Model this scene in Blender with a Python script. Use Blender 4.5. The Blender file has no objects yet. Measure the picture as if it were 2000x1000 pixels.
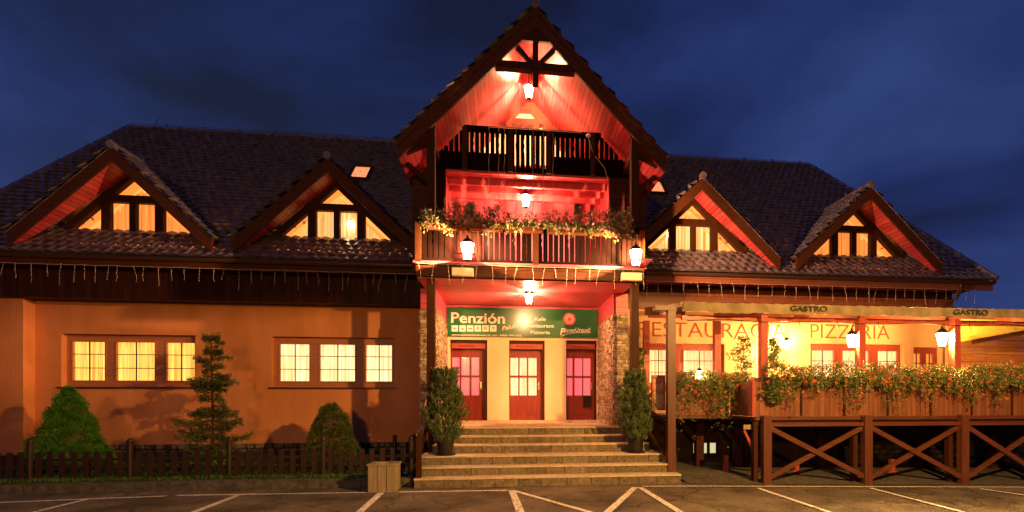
import bpy, math, random
from mathutils import Vector, Matrix
R = math.radians
rnd = random.Random(7)
sc = bpy.context.scene
C = sc.collection

# ------------------------------------------------------------------ camera
F, CX, CY, PSI, CH = 975.0, 1102.0, 778.0, R(6.5), 1.7
SN, CN = math.sin(PSI), math.cos(PSI)
cd = bpy.data.cameras.new('camera')
cam = bpy.data.objects.new('camera', cd); C.objects.link(cam)
cd.sensor_width = 36; cd.lens = F/2000*36
cd.shift_x = (1000-CX)/2000; cd.shift_y = (CY-500)/2000
cd.clip_end = 2000; cd.clip_start = 0.05
cam.location = (0, 0, CH); cam.rotation_euler = (R(90), 0, -PSI)
sc.camera = cam

# ------------------------------------------------------------------ world
w = bpy.data.worlds.new('World'); sc.world = w; w.use_nodes = True
nt = w.node_tree; nt.nodes.clear()
def N(t, ty, **k):
    n = t.nodes.new(ty)
    for a, b in k.items(): setattr(n, a, b)
    return n
out = N(nt, 'ShaderNodeOutputWorld'); bg = N(nt, 'ShaderNodeBackground'); bg.inputs[1].default_value = .58
sky = N(nt, 'ShaderNodeTexSky', sky_type='NISHITA', sun_disc=False)
sky.sun_elevation = R(-3); sky.sun_rotation = R(300)
tc = N(nt, 'ShaderNodeTexCoord')
mp = N(nt, 'ShaderNodeMapping'); mp.inputs['Scale'].default_value = (.9, .9, 1.9); mp.inputs['Location'].default_value = (3.1, .7, .4)
nz = N(nt, 'ShaderNodeTexNoise'); nz.inputs['Scale'].default_value = 1.5; nz.inputs['Detail'].default_value = 6; nz.inputs['Roughness'].default_value = .5; nz.inputs['Distortion'].default_value = .4
rp = N(nt, 'ShaderNodeValToRGB')
e = rp.color_ramp.elements
e[0].position = .38; e[0].color = (.005, .009, .036, 1)
e[1].position = .66; e[1].color = (.030, .060, .21, 1)
m_ = e.new(.5); m_.color = (.012, .025, .12, 1)
nz2 = N(nt, 'ShaderNodeTexNoise'); nz2.inputs['Scale'].default_value = 1.1; nz2.inputs['Detail'].default_value = 3
mr2 = N(nt, 'ShaderNodeMapRange'); mr2.inputs[1].default_value = .5; mr2.inputs[2].default_value = .75; mr2.inputs[3].default_value = 0; mr2.inputs[4].default_value = .55
mx = N(nt, 'ShaderNodeMix', data_type='RGBA'); mx.inputs[7].default_value = (.028, .014, .06, 1)
skm = N(nt, 'ShaderNodeMix', data_type='RGBA', blend_type='ADD'); skm.inputs[0].default_value = .1
L = nt.links.new
L(tc.outputs['Generated'], mp.inputs[0]); L(mp.outputs[0], nz.inputs['Vector']); L(mp.outputs[0], nz2.inputs['Vector'])
L(nz.outputs[0], rp.inputs[0]); L(rp.outputs[0], mx.inputs[6]); L(nz2.outputs[0], mr2.inputs[0]); L(mr2.outputs[0], mx.inputs[0])
L(mx.outputs[2], skm.inputs[6]); L(sky.outputs[0], skm.inputs[7]); L(skm.outputs[2], bg.inputs[0]); L(bg.outputs[0], out.inputs[0])
sc.view_settings.view_transform = 'Standard'; sc.view_settings.look = 'None'
sc.view_settings.exposure = 0.6; sc.view_settings.gamma = 1
sc.render.engine = 'CYCLES'
try:
    sc.cycles.use_denoising = True; sc.cycles.max_bounces = 6; sc.cycles.transparent_max_bounces = 12
    sc.cycles.sample_clamp_indirect = 4
except Exception: pass

FILL_W = 2400  # power of the added fill lamp behind the viewer
STREET_W, LANT_W, TERR_W, ROOM_W = 4000, 1500, 430, 300

# ------------------------------------------------------------------ helpers
ORG = {}
def at(px, py, Y):
    t = (px-CX)/F; X = (t*Y*CN+Y*SN)/(CN-t*SN); d = X*SN+Y*CN
    return Vector((X, Y, CH-(py-CY)*d/F))
def ground_z(x): return -.07-.022*max(0, x-3)
def gnd(px, py):
    x = 0
    for _ in range(6):
        d = (CH-ground_z(x))*F/(py-CY); t = (px-CX)/F
        x = t*d*CN+d*SN; y = d*CN-t*d*SN
    return Vector((x, y, ground_z(x)))
def props(o, label=None, cat=None, group=None, kind=None):
    if label: o['label'] = label
    if cat: o['category'] = cat
    if group: o['group'] = group
    if kind: o['kind'] = kind
    return o
def thing(name, loc, label, cat, group=None):
    o = bpy.data.objects.new(name, None); C.objects.link(o); o.location = loc; o.empty_display_size = .2
    ORG[o.name] = Vector(loc); return props(o, label, cat, group)
class MB:
    def __init__(s): s.v = []; s.f = []
    def quad(s, a, b, c, d):
        n = len(s.v); s.v += [tuple(a), tuple(b), tuple(c), tuple(d)]; s.f.append((n, n+1, n+2, n+3)); return s
    def poly(s, pts):
        n = len(s.v); s.v += [tuple(p) for p in pts]; s.f.append(tuple(range(n, n+len(pts)))); return s
    def box(s, x0, x1, y0, y1, z0, z1):
        n = len(s.v)
        s.v += [(x0,y0,z0),(x1,y0,z0),(x1,y1,z0),(x0,y1,z0),(x0,y0,z1),(x1,y0,z1),(x1,y1,z1),(x0,y1,z1)]
        s.f += [tuple(n+i for i in q) for q in ((0,3,2,1),(4,5,6,7),(0,1,5,4),(1,2,6,5),(2,3,7,6),(3,0,4,7))]
        return s
    def prism(s, pts, y0, y1):          # polygon given as (x,z), extruded along Y
        n = len(s.v); k = len(pts)
        s.v += [(p[0], y0, p[1]) for p in pts]+[(p[0], y1, p[1]) for p in pts]
        s.f.append(tuple(n+i for i in range(k))); s.f.append(tuple(n+k+i for i in reversed(range(k))))
        for i in range(k): j = (i+1) % k; s.f.append((n+j, n+i, n+k+i, n+k+j))
        return s
    def prismz(s, pts, z0, z1):
        n = len(s.v); k = len(pts)
        s.v += [(p[0], p[1], z0) for p in pts]+[(p[0], p[1], z1) for p in pts]
        s.f.append(tuple(n+i for i in reversed(range(k)))); s.f.append(tuple(n+k+i for i in range(k)))
        for i in range(k): j = (i+1) % k; s.f.append((n+i, n+j, n+k+j, n+k+i))
        return s
    def beam(s, p, q, wd, th, up=(0, 0, 1)):
        p, q = Vector(p), Vector(q); d = (q-p).normalized(); u = Vector(up)
        a = d.cross(u)
        if a.length < 1e-4: a = d.cross(Vector((0, 1, 0)))
        a.normalize(); b = a.cross(d).normalized(); a *= wd/2; b *= th/2; n = len(s.v)
        for c in (p, q):
            s.v += [tuple(c-a-b), tuple(c+a-b), tuple(c+a+b), tuple(c-a+b)]
        s.f += [tuple(n+i for i in z) for z in ((0,3,2,1),(4,5,6,7),(0,1,5,4),(1,2,6,5),(2,3,7,6),(3,0,4,7))]
        return s
    def tube(s, pts, r, k=6, taper=None):
        pts = [Vector(p) for p in pts]; n0 = len(s.v)
        for i, p in enumerate(pts):
            d = (pts[min(i+1, len(pts)-1)]-pts[max(i-1, 0)]).normalized()
            a = d.cross(Vector((0, 0, 1)))
            if a.length < 1e-3: a = d.cross(Vector((0, 1, 0)))
            a.normalize(); b = a.cross(d)
            rr = r if taper is None else r+(taper-r)*i/(len(pts)-1)
            for j in range(k):
                t = 2*math.pi*j/k; s.v.append(tuple(p+a*math.cos(t)*rr+b*math.sin(t)*rr))
        for i in range(len(pts)-1):
            for j in range(k):
                a = n0+i*k+j; b = n0+i*k+(j+1) % k; s.f.append((a, b, b+k, a+k))
        s.f.append(tuple(n0+j for j in reversed(range(k)))); m = n0+(len(pts)-1)*k
        s.f.append(tuple(m+j for j in range(k))); return s
    def lathe(s, c, prof, k=12, ph=0):      # prof = [(r,z)]
        n0 = len(s.v)
        for r, z in prof:
            for j in range(k):
                t = 2*math.pi*j/k+ph; s.v.append((c[0]+r*math.cos(t), c[1]+r*math.sin(t), c[2]+z))
        for i in range(len(prof)-1):
            for j in range(k):
                a = n0+i*k+j; b = n0+i*k+(j+1) % k; s.f.append((a, b, b+k, a+k))
        s.f.append(tuple(n0+j for j in reversed(range(k)))); m = n0+(len(prof)-1)*k
        s.f.append(tuple(m+j for j in range(k))); return s
    def build(s, name, mat, parent=None, smooth=False, loc=None):
        o0 = ORG[parent.name] if parent else Vector(loc or (0, 0, 0))
        me = bpy.data.meshes.new(name)
        me.from_pydata([(v[0]-o0[0], v[1]-o0[1], v[2]-o0[2]) for v in s.v], [], s.f)
        if smooth: me.polygons.foreach_set('use_smooth', [True]*len(me.polygons))
        me.materials.append(mat); me.update()
        o = bpy.data.objects.new(name, me); C.objects.link(o); ORG[o.name] = o0
        if parent: o.parent = parent
        else: o.location = o0
        return o
def B(*a): return MB().box(*a)
def copy_tree(o, off, parent=None):
    c = o.copy(); C.objects.link(c)
    if parent: c.parent = parent
    else: c.location = Vector(o.location)+Vector(off)
    ORG[c.name] = ORG.get(o.name, Vector())+Vector(off)
    for ch in o.children: copy_tree(ch, off, c)
    return c

# ------------------------------------------------------------------ materials
def base(name, rough=.7, spec=.3):
    m = bpy.data.materials.new(name); m.use_nodes = True; t = m.node_tree
    b = t.nodes['Principled BSDF']; b.inputs['Roughness'].default_value = rough
    b.inputs['Specular IOR Level'].default_value = spec
    return m, t, b
def noise_mat(name, c1, c2, scale=4, rough=.75, bump=.2, bscale=None, detail=6, spec=.3, lo=.35, hi=.65, dist=.02, stretch=(1, 1, 1), island=0):
    m, t, b = base(name, rough, spec)
    tc = N(t, 'ShaderNodeTexCoord'); mp = N(t, 'ShaderNodeMapping'); mp.inputs['Scale'].default_value = stretch
    t.links.new(tc.outputs['Object'], mp.inputs[0])
    n = N(t, 'ShaderNodeTexNoise'); n.inputs['Scale'].default_value = scale; n.inputs['Detail'].default_value = detail
    r = N(t, 'ShaderNodeValToRGB'); r.color_ramp.elements[0].color = (*c1, 1); r.color_ramp.elements[1].color = (*c2, 1)
    r.color_ramp.elements[0].position = lo; r.color_ramp.elements[1].position = hi
    t.links.new(mp.outputs[0], n.inputs['Vector']); t.links.new(n.outputs[0], r.inputs[0]); t.links.new(r.outputs[0], b.inputs['Base Color'])
    if island:
        ge = N(t, 'ShaderNodeNewGeometry'); mr = N(t, 'ShaderNodeMapRange'); mr.inputs[3].default_value = 1-island; mr.inputs[4].default_value = 1+island
        hv = N(t, 'ShaderNodeHueSaturation'); t.links.new(ge.outputs['Random Per Island'], mr.inputs[0]); t.links.new(mr.outputs[0], hv.inputs['Value'])
        t.links.new(r.outputs[0], hv.inputs['Color']); t.links.new(hv.outputs[0], b.inputs['Base Color'])
    n2 = N(t, 'ShaderNodeTexNoise'); n2.inputs['Scale'].default_value = bscale or scale*6; n2.inputs['Detail'].default_value = 5
    t.links.new(mp.outputs[0], n2.inputs['Vector'])
    bp = N(t, 'ShaderNodeBump'); bp.inputs['Strength'].default_value = bump; bp.inputs['Distance'].default_value = dist
    t.links.new(n2.outputs[0], bp.inputs['Height']); t.links.new(bp.outputs[0], b.inputs['Normal'])
    return m
def wood_mat(name, c1, c2, axis=None, period=.1, groove=.07, grain='Y', rough=.45, spec=.45, gdark=.25):
    """stained boards: grain noise stretched along `grain`, grooves every `period` metres along `axis`"""
    m, t, b = base(name, rough, spec)
    tc = N(t, 'ShaderNodeTexCoord'); mp = N(t, 'ShaderNodeMapping')
    sc_ = {'X': (.6, 9, 9), 'Y': (9, .6, 9), 'Z': (9, 9, .6)}[grain]; mp.inputs['Scale'].default_value = sc_
    t.links.new(tc.outputs['Object'], mp.inputs[0])
    n = N(t, 'ShaderNodeTexNoise'); n.inputs['Scale'].default_value = 2.2; n.inputs['Detail'].default_value = 7; n.inputs['Roughness'].default_value = .65
    r = N(t, 'ShaderNodeValToRGB'); r.color_ramp.elements[0].color = (*c1, 1); r.color_ramp.elements[1].color = (*c2, 1)
    r.color_ramp.elements[0].position = .32; r.color_ramp.elements[1].position = .68
    t.links.new(mp.outputs[0], n.inputs['Vector']); t.links.new(n.outputs[0], r.inputs[0])
    col = r.outputs[0]; h = n.outputs[0]
    if axis:
        sp = N(t, 'ShaderNodeSeparateXYZ'); t.links.new(tc.outputs['Object'], sp.inputs[0])
        dv = N(t, 'ShaderNodeMath', operation='DIVIDE'); dv.inputs[1].default_value = period; t.links.new(sp.outputs[axis], dv.inputs[0])
        fl = N(t, 'ShaderNodeMath', operation='FLOOR'); t.links.new(dv.outputs[0], fl.inputs[0])
        wn = N(t, 'ShaderNodeTexWhiteNoise', noise_dimensions='1D'); t.links.new(fl.outputs[0], wn.inputs['W'])
        fr = N(t, 'ShaderNodeMath', operation='FRACT'); t.links.new(dv.outputs[0], fr.inputs[0])
        lt = N(t, 'ShaderNodeMath', operation='LESS_THAN'); lt.inputs[1].default_value = groove; t.links.new(fr.outputs[0], lt.inputs[0])
        vm = N(t, 'ShaderNodeMapRange'); vm.inputs[3].default_value = .72; vm.inputs[4].default_value = 1.12; t.links.new(wn.outputs[0], vm.inputs[0])
        hv = N(t, 'ShaderNodeHueSaturation'); t.links.new(vm.outputs[0], hv.inputs['Value']); t.links.new(col, hv.inputs['Color'])
        mx = N(t, 'ShaderNodeMix', data_type='RGBA'); mx.inputs[7].default_value = (c1[0]*gdark, c1[1]*gdark, c1[2]*gdark, 1)
        t.links.new(lt.outputs[0], mx.inputs[0]); t.links.new(hv.outputs[0], mx.inputs[6]); col = mx.outputs[2]
        sb = N(t, 'ShaderNodeMath', operation='MULTIPLY_ADD'); sb.inputs[1].default_value = -1.5
        t.links.new(lt.outputs[0], sb.inputs[0]); t.links.new(n.outputs[0], sb.inputs[2]); h = sb.outputs[0]
    t.links.new(col, b.inputs['Base Color'])
    bp = N(t, 'ShaderNodeBump'); bp.inputs['Strength'].default_value = .35; bp.inputs['Distance'].default_value = .012
    t.links.new(h, bp.inputs['Height']); t.links.new(bp.outputs[0], b.inputs['Normal'])
    return m
def emit_mat(name, c1, c2, strength, period=.09, vertical=True):
    """lit curtain cloth: soft folds vary the glow"""
    m, t, b = base(name, .8, .1)
    tc = N(t, 'ShaderNodeTexCoord'); mp = N(t, 'ShaderNodeMapping'); mp.inputs['Scale'].default_value = (1/period, .01, .35)
    n = N(t, 'ShaderNodeTexNoise'); n.inputs['Scale'].default_value = 1.0; n.inputs['Detail'].default_value = 3; n.inputs['Roughness'].default_value = .7
    r = N(t, 'ShaderNodeValToRGB'); r.color_ramp.elements[0].color = (*c1, 1); r.color_ramp.elements[1].color = (*c2, 1)
    r.color_ramp.elements[0].position = .38; r.color_ramp.elements[1].position = .6
    t.links.new(tc.outputs['Object'], mp.inputs[0]); t.links.new(mp.outputs[0], n.inputs['Vector']); t.links.new(n.outputs[0], r.inputs[0])
    b.inputs['Base Color'].default_value = (.6, .5, .4, 1)
    t.links.new(r.outputs[0], b.inputs['Emission Color']); b.inputs['Emission Strength'].default_value = strength
    return m
def flat(name, c, rough=.6, spec=.3, metal=0, emit=None, es=1):
    m, t, b = base(name, rough, spec); b.inputs['Metallic'].default_value = metal
    tc = N(t, 'ShaderNodeTexCoord'); n = N(t, 'ShaderNodeTexNoise'); n.inputs['Scale'].default_value = 12; n.inputs['Detail'].default_value = 4
    r = N(t, 'ShaderNodeMapRange'); r.inputs[3].default_value = .8; r.inputs[4].default_value = 1.2
    h = N(t, 'ShaderNodeHueSaturation'); h.inputs['Color'].default_value = (*c, 1)
    t.links.new(tc.outputs['Object'], n.inputs['Vector']); t.links.new(n.outputs[0], r.inputs[0]); t.links.new(r.outputs[0], h.inputs['Value']); t.links.new(h.outputs[0], b.inputs['Base Color'])
    if emit: b.inputs['Emission Color'].default_value = (*emit, 1); b.inputs['Emission Strength'].default_value = es
    return m
def glass_mat(name, refl=.1, tint=(1, 1, 1)):
    m = bpy.data.materials.new(name); m.use_nodes = True; t = m.node_tree; t.nodes.clear()
    o = N(t, 'ShaderNodeOutputMaterial'); a = N(t, 'ShaderNodeBsdfTransparent'); a.inputs[0].default_value = (*tint, 1)
    g = N(t, 'ShaderNodeBsdfGlossy'); g.inputs['Roughness'].default_value = .03; g.inputs[0].default_value = (1, .95, .9, 1)
    tc = N(t, 'ShaderNodeTexCoord'); n = N(t, 'ShaderNodeTexNoise'); n.inputs['Scale'].default_value = 1.3
    bp = N(t, 'ShaderNodeBump'); bp.inputs['Strength'].default_value = .04; t.links.new(tc.outputs['Object'], n.inputs['Vector']); t.links.new(n.outputs[0], bp.inputs['Height']); t.links.new(bp.outputs[0], g.inputs['Normal'])
    x = N(t, 'ShaderNodeMixShader'); x.inputs[0].default_value = refl
    t.links.new(a.outputs[0], x.inputs[1]); t.links.new(g.outputs[0], x.inputs[2]); t.links.new(x.outputs[0], o.inputs[0]); return m
def lampglass_mat(name, c, s):
    m = bpy.data.materials.new(name); m.use_nodes = True; t = m.node_tree; t.nodes.clear()
    o = N(t, 'ShaderNodeOutputMaterial'); a = N(t, 'ShaderNodeBsdfTransparent'); g = N(t, 'ShaderNodeEmission')
    g.inputs[0].default_value = (*c, 1); g.inputs[1].default_value = s
    tc = N(t, 'ShaderNodeTexCoord'); n = N(t, 'ShaderNodeTexNoise'); n.inputs['Scale'].default_value = 15; n.inputs['Detail'].default_value = 2
    r = N(t, 'ShaderNodeValToRGB'); r.color_ramp.elements[0].position = .42; r.color_ramp.elements[0].color = (.18, .15, .13, 1); r.color_ramp.elements[1].position = .54
    t.links.new(tc.outputs['Object'], n.inputs['Vector']); t.links.new(n.outputs[0], r.inputs[0]); t.links.new(r.outputs[0], a.inputs[0])
    x = N(t, 'ShaderNodeAddShader'); t.links.new(a.outputs[0], x.inputs[0]); t.links.new(g.outputs[0], x.inputs[1]); t.links.new(x.outputs[0], o.inputs[0]); return m
def leaf_mat(name, c1, c2, rough=.5, scale=7):
    m = noise_mat(name, c1, c2, scale=scale, rough=rough, bump=0, lo=.35, hi=.68)
    return m

M = {}
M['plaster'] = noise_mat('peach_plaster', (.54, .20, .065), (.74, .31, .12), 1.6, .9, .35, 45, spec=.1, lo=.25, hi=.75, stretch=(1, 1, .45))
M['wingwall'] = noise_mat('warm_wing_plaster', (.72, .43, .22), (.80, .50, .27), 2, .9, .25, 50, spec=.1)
M['cream'] = noise_mat('cream_plaster', (.78, .60, .36), (.84, .66, .42), 2, .9, .2, 60, spec=.1)
M['beam'] = wood_mat('dark_stained_beam', (.035, .012, .003), (.06, .02, .005), grain='Z', spec=.12, rough=.6)
M['beamx'] = wood_mat('dark_stained_rail', (.035, .012, .003), (.06, .02, .005), grain='X', spec=.12, rough=.6)
M['barge'] = wood_mat('bargeboard_wood', (.055, .017, .004), (.095, .030, .007), grain='X', spec=.15, rough=.6)
M['panel'] = wood_mat('dark_boarding', (.035, .011, .003), (.06, .019, .005), 'X', .14, .06, 'Z', spec=.1)
M['panelx'] = wood_mat('horizontal_boarding', (.05, .016, .005), (.085, .027, .009), 'Z', .13, .07, 'X', spec=.15)
M['fasciaR'] = wood_mat('reddish_fascia_boards', (.22, .07, .03), (.32, .11, .05), 'Z', .15, .05, 'X')
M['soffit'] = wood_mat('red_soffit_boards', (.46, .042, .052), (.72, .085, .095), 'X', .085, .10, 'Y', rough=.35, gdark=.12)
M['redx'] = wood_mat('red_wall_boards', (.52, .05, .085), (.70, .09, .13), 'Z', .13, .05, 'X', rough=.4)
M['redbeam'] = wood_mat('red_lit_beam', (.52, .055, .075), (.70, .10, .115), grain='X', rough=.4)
M['redframe'] = wood_mat('red_brown_joinery', (.28, .05, .03), (.42, .08, .05), grain='Z', rough=.4)
M['winframe'] = wood_mat('brown_window_joinery', (.36, .13, .055), (.50, .19, .08), grain='X', rough=.45)
M['door'] = wood_mat('door_joinery', (.17, .020, .014), (.28, .038, .024), grain='Z', rough=.35)
M['tile'] = noise_mat('anthracite_roof_tiles', (.09, .072, .080), (.26, .21, .22), 5, .30, .25, 50, spec=.55, lo=.3, hi=.7, island=.14)
M['stone'] = noise_mat('ledge_stone', (.20, .13, .075), (.55, .42, .28), 9, .85, .5, 40, lo=.3, hi=.7, island=.4)
M['plinth'] = noise_mat('rubble_stone', (.07, .055, .035), (.20, .17, .11), 5, .9, .5, 30, island=.5)
M['mortar'] = noise_mat('dark_mortar', (.03, .022, .015), (.05, .04, .03), 8, .95, .3)
M['step'] = noise_mat('shaded_sandy_granite', (.11, .085, .048), (.25, .20, .115), 14, .8, .6, 70, lo=.3, hi=.7, island=.22)  # risers darkened in colour to imitate light falling on the treads from above
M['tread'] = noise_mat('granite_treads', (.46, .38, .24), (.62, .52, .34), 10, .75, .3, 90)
M['asphalt'] = None
def asphalt_mat():
    m, t, b = base('asphalt', .75, .35); l = t.links.new
    tc = N(t, 'ShaderNodeTexCoord')
    n = N(t, 'ShaderNodeTexNoise'); n.inputs['Scale'].default_value = 42; n.inputs['Detail'].default_value = 6; n.inputs['Roughness'].default_value = .75
    r = N(t, 'ShaderNodeValToRGB'); r.color_ramp.elements[0].position = .36; r.color_ramp.elements[0].color = (.05, .042, .027, 1); r.color_ramp.elements[1].position = .66; r.color_ramp.elements[1].color = (.30, .25, .165, 1)
    p = N(t, 'ShaderNodeTexNoise'); p.inputs['Scale'].default_value = .9; p.inputs['Detail'].default_value = 7; p.inputs['Roughness'].default_value = .65
    pr = N(t, 'ShaderNodeMapRange'); pr.inputs[1].default_value = .35; pr.inputs[2].default_value = .68; pr.inputs[3].default_value = .4; pr.inputs[4].default_value = 1.4
    v = N(t, 'ShaderNodeTexVoronoi', feature='DISTANCE_TO_EDGE'); v.inputs['Scale'].default_value = .55
    d = N(t, 'ShaderNodeTexNoise'); d.inputs['Scale'].default_value = 2.5; d.inputs['Detail'].default_value = 5
    ad = N(t, 'ShaderNodeMix', data_type='RGBA', blend_type='ADD'); ad.inputs[0].default_value = .5
    l(tc.outputs['Object'], ad.inputs[6]); l(d.outputs['Color'], ad.inputs[7]); l(tc.outputs['Object'], d.inputs['Vector']); l(ad.outputs[2], v.inputs['Vector'])
    ck = N(t, 'ShaderNodeMapRange'); ck.inputs[1].default_value = .004; ck.inputs[2].default_value = .012; ck.inputs[3].default_value = .35; ck.inputs[4].default_value = 1
    mu = N(t, 'ShaderNodeMath', operation='MULTIPLY'); hv = N(t, 'ShaderNodeHueSaturation')
    l(tc.outputs['Object'], n.inputs['Vector']); l(tc.outputs['Object'], p.inputs['Vector']); l(n.outputs[0], r.inputs[0]); l(p.outputs[0], pr.inputs[0]); l(v.outputs['Distance'], ck.inputs[0])
    l(pr.outputs[0], mu.inputs[0]); l(ck.outputs[0], mu.inputs[1]); l(mu.outputs[0], hv.inputs['Value']); l(r.outputs[0], hv.inputs['Color']); l(hv.outputs[0], b.inputs['Base Color'])
    n2 = N(t, 'ShaderNodeTexNoise'); n2.inputs['Scale'].default_value = 75; n2.inputs['Detail'].default_value = 4; l(tc.outputs['Object'], n2.inputs['Vector'])
    bp = N(t, 'ShaderNodeBump'); bp.inputs['Strength'].default_value = .9; bp.inputs['Distance'].default_value = .03; l(n2.outputs[0], bp.inputs['Height']); l(bp.outputs[0], b.inputs['Normal'])
    return m
M['asphalt'] = asphalt_mat()
M['soil'] = noise_mat('dark_lawn_soil', (.012, .016, .006), (.03, .035, .012), 10, .95, .6)
M['kerb'] = noise_mat('kerb_concrete', (.06, .055, .04), (.12, .11, .08), 9, .9, .5, 50)
M['grass'] = leaf_mat('lawn_grass', (.04, .10, .01), (.10, .22, .03), scale=3)
M['picket_dark'] = wood_mat('dark_baluster_wood', (.0035, .0012, .0005), (.008, .0028, .001), grain='Z', spec=.04, rough=.7)
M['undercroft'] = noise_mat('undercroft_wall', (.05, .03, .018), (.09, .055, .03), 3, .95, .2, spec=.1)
M['fence'] = wood_mat('picket_wood', (.02, .008, .004), (.04, .016, .008), grain='Z')
M['iron'] = flat('black_iron', (.02, .018, .016), .45, .5, .6)
M['copper'] = flat('brown_gutter_metal', (.10, .05, .028), .4, .5, .5)
M['steel'] = flat('rail_steel', (.6, .55, .5), .3, .5, 1)
M['white'] = flat('white_letter', (.85, .82, .72), .5)
M['redletter'] = flat('painted_red_letter', (.35, .075, .04), .8, .1)
M['greytext'] = flat('grey_canvas_print', (.05, .045, .025), .9, .1)
M['darktext'] = flat('dark_letter', (.12, .02, .02), .6)
M['signgreen'] = noise_mat('green_sign_sheet', (.01, .12, .035), (.015, .15, .045), 2, .28, .02, spec=.6)
M['sealred'] = flat('seal_red', (.62, .10, .12), .5)
M['sealpink'] = flat('seal_pale', (.78, .42, .40), .5)
M['canvas'] = noise_mat('cream_awning_canvas', (.17, .13, .065), (.28, .22, .12), 3, .8, .5, 9, dist=.04)
M['glass'] = glass_mat('window_glass', .06)
M['glass_thin'] = glass_mat('door_glass', .14)
M['plastic'] = glass_mat('clear_weather_sheet', .13, (.85, .75, .6))
M['lampglass'] = lampglass_mat('lantern_glass', (1, .78, .42), 26)
M['streetglass'] = lampglass_mat('street_lamp_glass', (1, .5, .15), 20)
M['globe'] = flat('reflection_glow', (.9, .8, .6), emit=(1, .75, .4), es=9)
M['cur_d'] = emit_mat('dormer_curtain', (.55, .13, .015), (1.0, .32, .055), .78, .06)
M['cur_b'] = emit_mat('bright_dormer_curtain', (.62, .22, .05), (1.0, .50, .15), .88, .06)
M['room_d'] = flat('room_glow', (.5, .3, .15), emit=(1, .28, .05), es=.62)
M['rafter'] = flat('glowing_rafter', (.6, .4, .2), emit=(1, .42, .10), es=.75)
M['cur_w1'] = emit_mat('striped_yellow_curtain', (.62, .20, .01), (1, .64, .12), .95, .07)
M['cur_w2'] = emit_mat('pale_yellow_curtain', (.78, .40, .10), (1, .88, .48), .9, .07)
M['cur_r'] = emit_mat('restaurant_curtain', (.7, .28, .08), (1, .72, .34), .8, .08)
M['pinkpane'] = flat('pink_lit_pane', (.6, .2, .2), .2, .5, emit=(1, .12, .15), es=.7)
M['yellowroom'] = emit_mat('lit_hallway', (.8, .3, .12), (1, .82, .46), .8, .12)
M['gablelit'] = flat('gable_lit_pane', (.7, .5, .3), .3, .4, emit=(1, .62, .22), es=1.0)
M['coldpane'] = flat('cold_lit_pane', (.5, .5, .4), .3, .4, emit=(.8, .72, .4), es=.55)
M['spruce'] = leaf_mat('spruce_needles', (.05, .075, .018), (.14, .16, .05), scale=6)
M['dwarf'] = leaf_mat('dwarf_spruce_needles', (.045, .15, .008), (.10, .30, .02), scale=9)
M['dwarf2'] = leaf_mat('olive_conifer_needles', (.055, .085, .015), (.13, .16, .035), scale=9)
M['thuja'] = leaf_mat('thuja_sprays', (.05, .085, .025), (.14, .19, .06), scale=8)
M['geranium'] = leaf_mat('geranium_leaves', (.07, .10, .025), (.19, .23, .06), scale=8)
M['bloom'] = leaf_mat('geranium_blossom', (.62, .09, .04), (.88, .32, .15), scale=20)
M['bloomp'] = leaf_mat('pink_blossom', (.75, .34, .26), (.88, .6, .48), scale=20)
M['bark'] = noise_mat('conifer_bark', (.05, .03, .015), (.11, .07, .04), 12, .9, .5, stretch=(3, 3, .6))
M['pot'] = flat('dark_plastic_pot', (.018, .013, .010), .5, .4)
M['crate'] = wood_mat('weathered_bin_boards', (.22, .17, .09), (.36, .28, .16), grain='Z', rough=.8)
M['deck'] = wood_mat('parapet_planks', (.15, .05, .021), (.25, .09, .04), 'X', .115, .07, 'Z', rough=.6)
M['deckpost'] = wood_mat('terrace_post', (.07, .021, .010), (.125, .040, .017), grain='Z')
M['deckrail'] = wood_mat('terrace_rail', (.07, .021, .010), (.125, .040, .017), grain='X')
M['wire'] = flat('string_light_wire', (.60, .46, .28), .5)
M['yellowcanvas'] = flat('yellow_canvas', (.85, .62, .12), .8, .1)
M['brownboard'] = wood_mat('brown_end_boards', (.38, .17, .055), (.58, .28, .10), 'Z', .2, .05, 'X')
M['menu'] = noise_mat('menu_poster', (.35, .10, .08), (.55, .42, .3), 6, .4, .0)
# worn white paint
def paint_mat():
    m, t, b = base('worn_white_paint', .7, .3)
    tc = N(t, 'ShaderNodeTexCoord'); n = N(t, 'ShaderNodeTexNoise'); n.inputs['Scale'].default_value = 26; n.inputs['Detail'].default_value = 8; n.inputs['Roughness'].default_value = .7
    r = N(t, 'ShaderNodeValToRGB'); r.color_ramp.elements[0].position = .40; r.color_ramp.elements[0].color = (.14, .12, .08, 1); r.color_ramp.elements[1].position = .50; r.color_ramp.elements[1].color = (.85, .80, .68, 1)
    t.links.new(tc.outputs['Object'], n.inputs['Vector']); t.links.new(n.outputs[0], r.inputs[0]); t.links.new(r.outputs[0], b.inputs['Base Color']); return m
M['paint'] = paint_mat()

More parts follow.
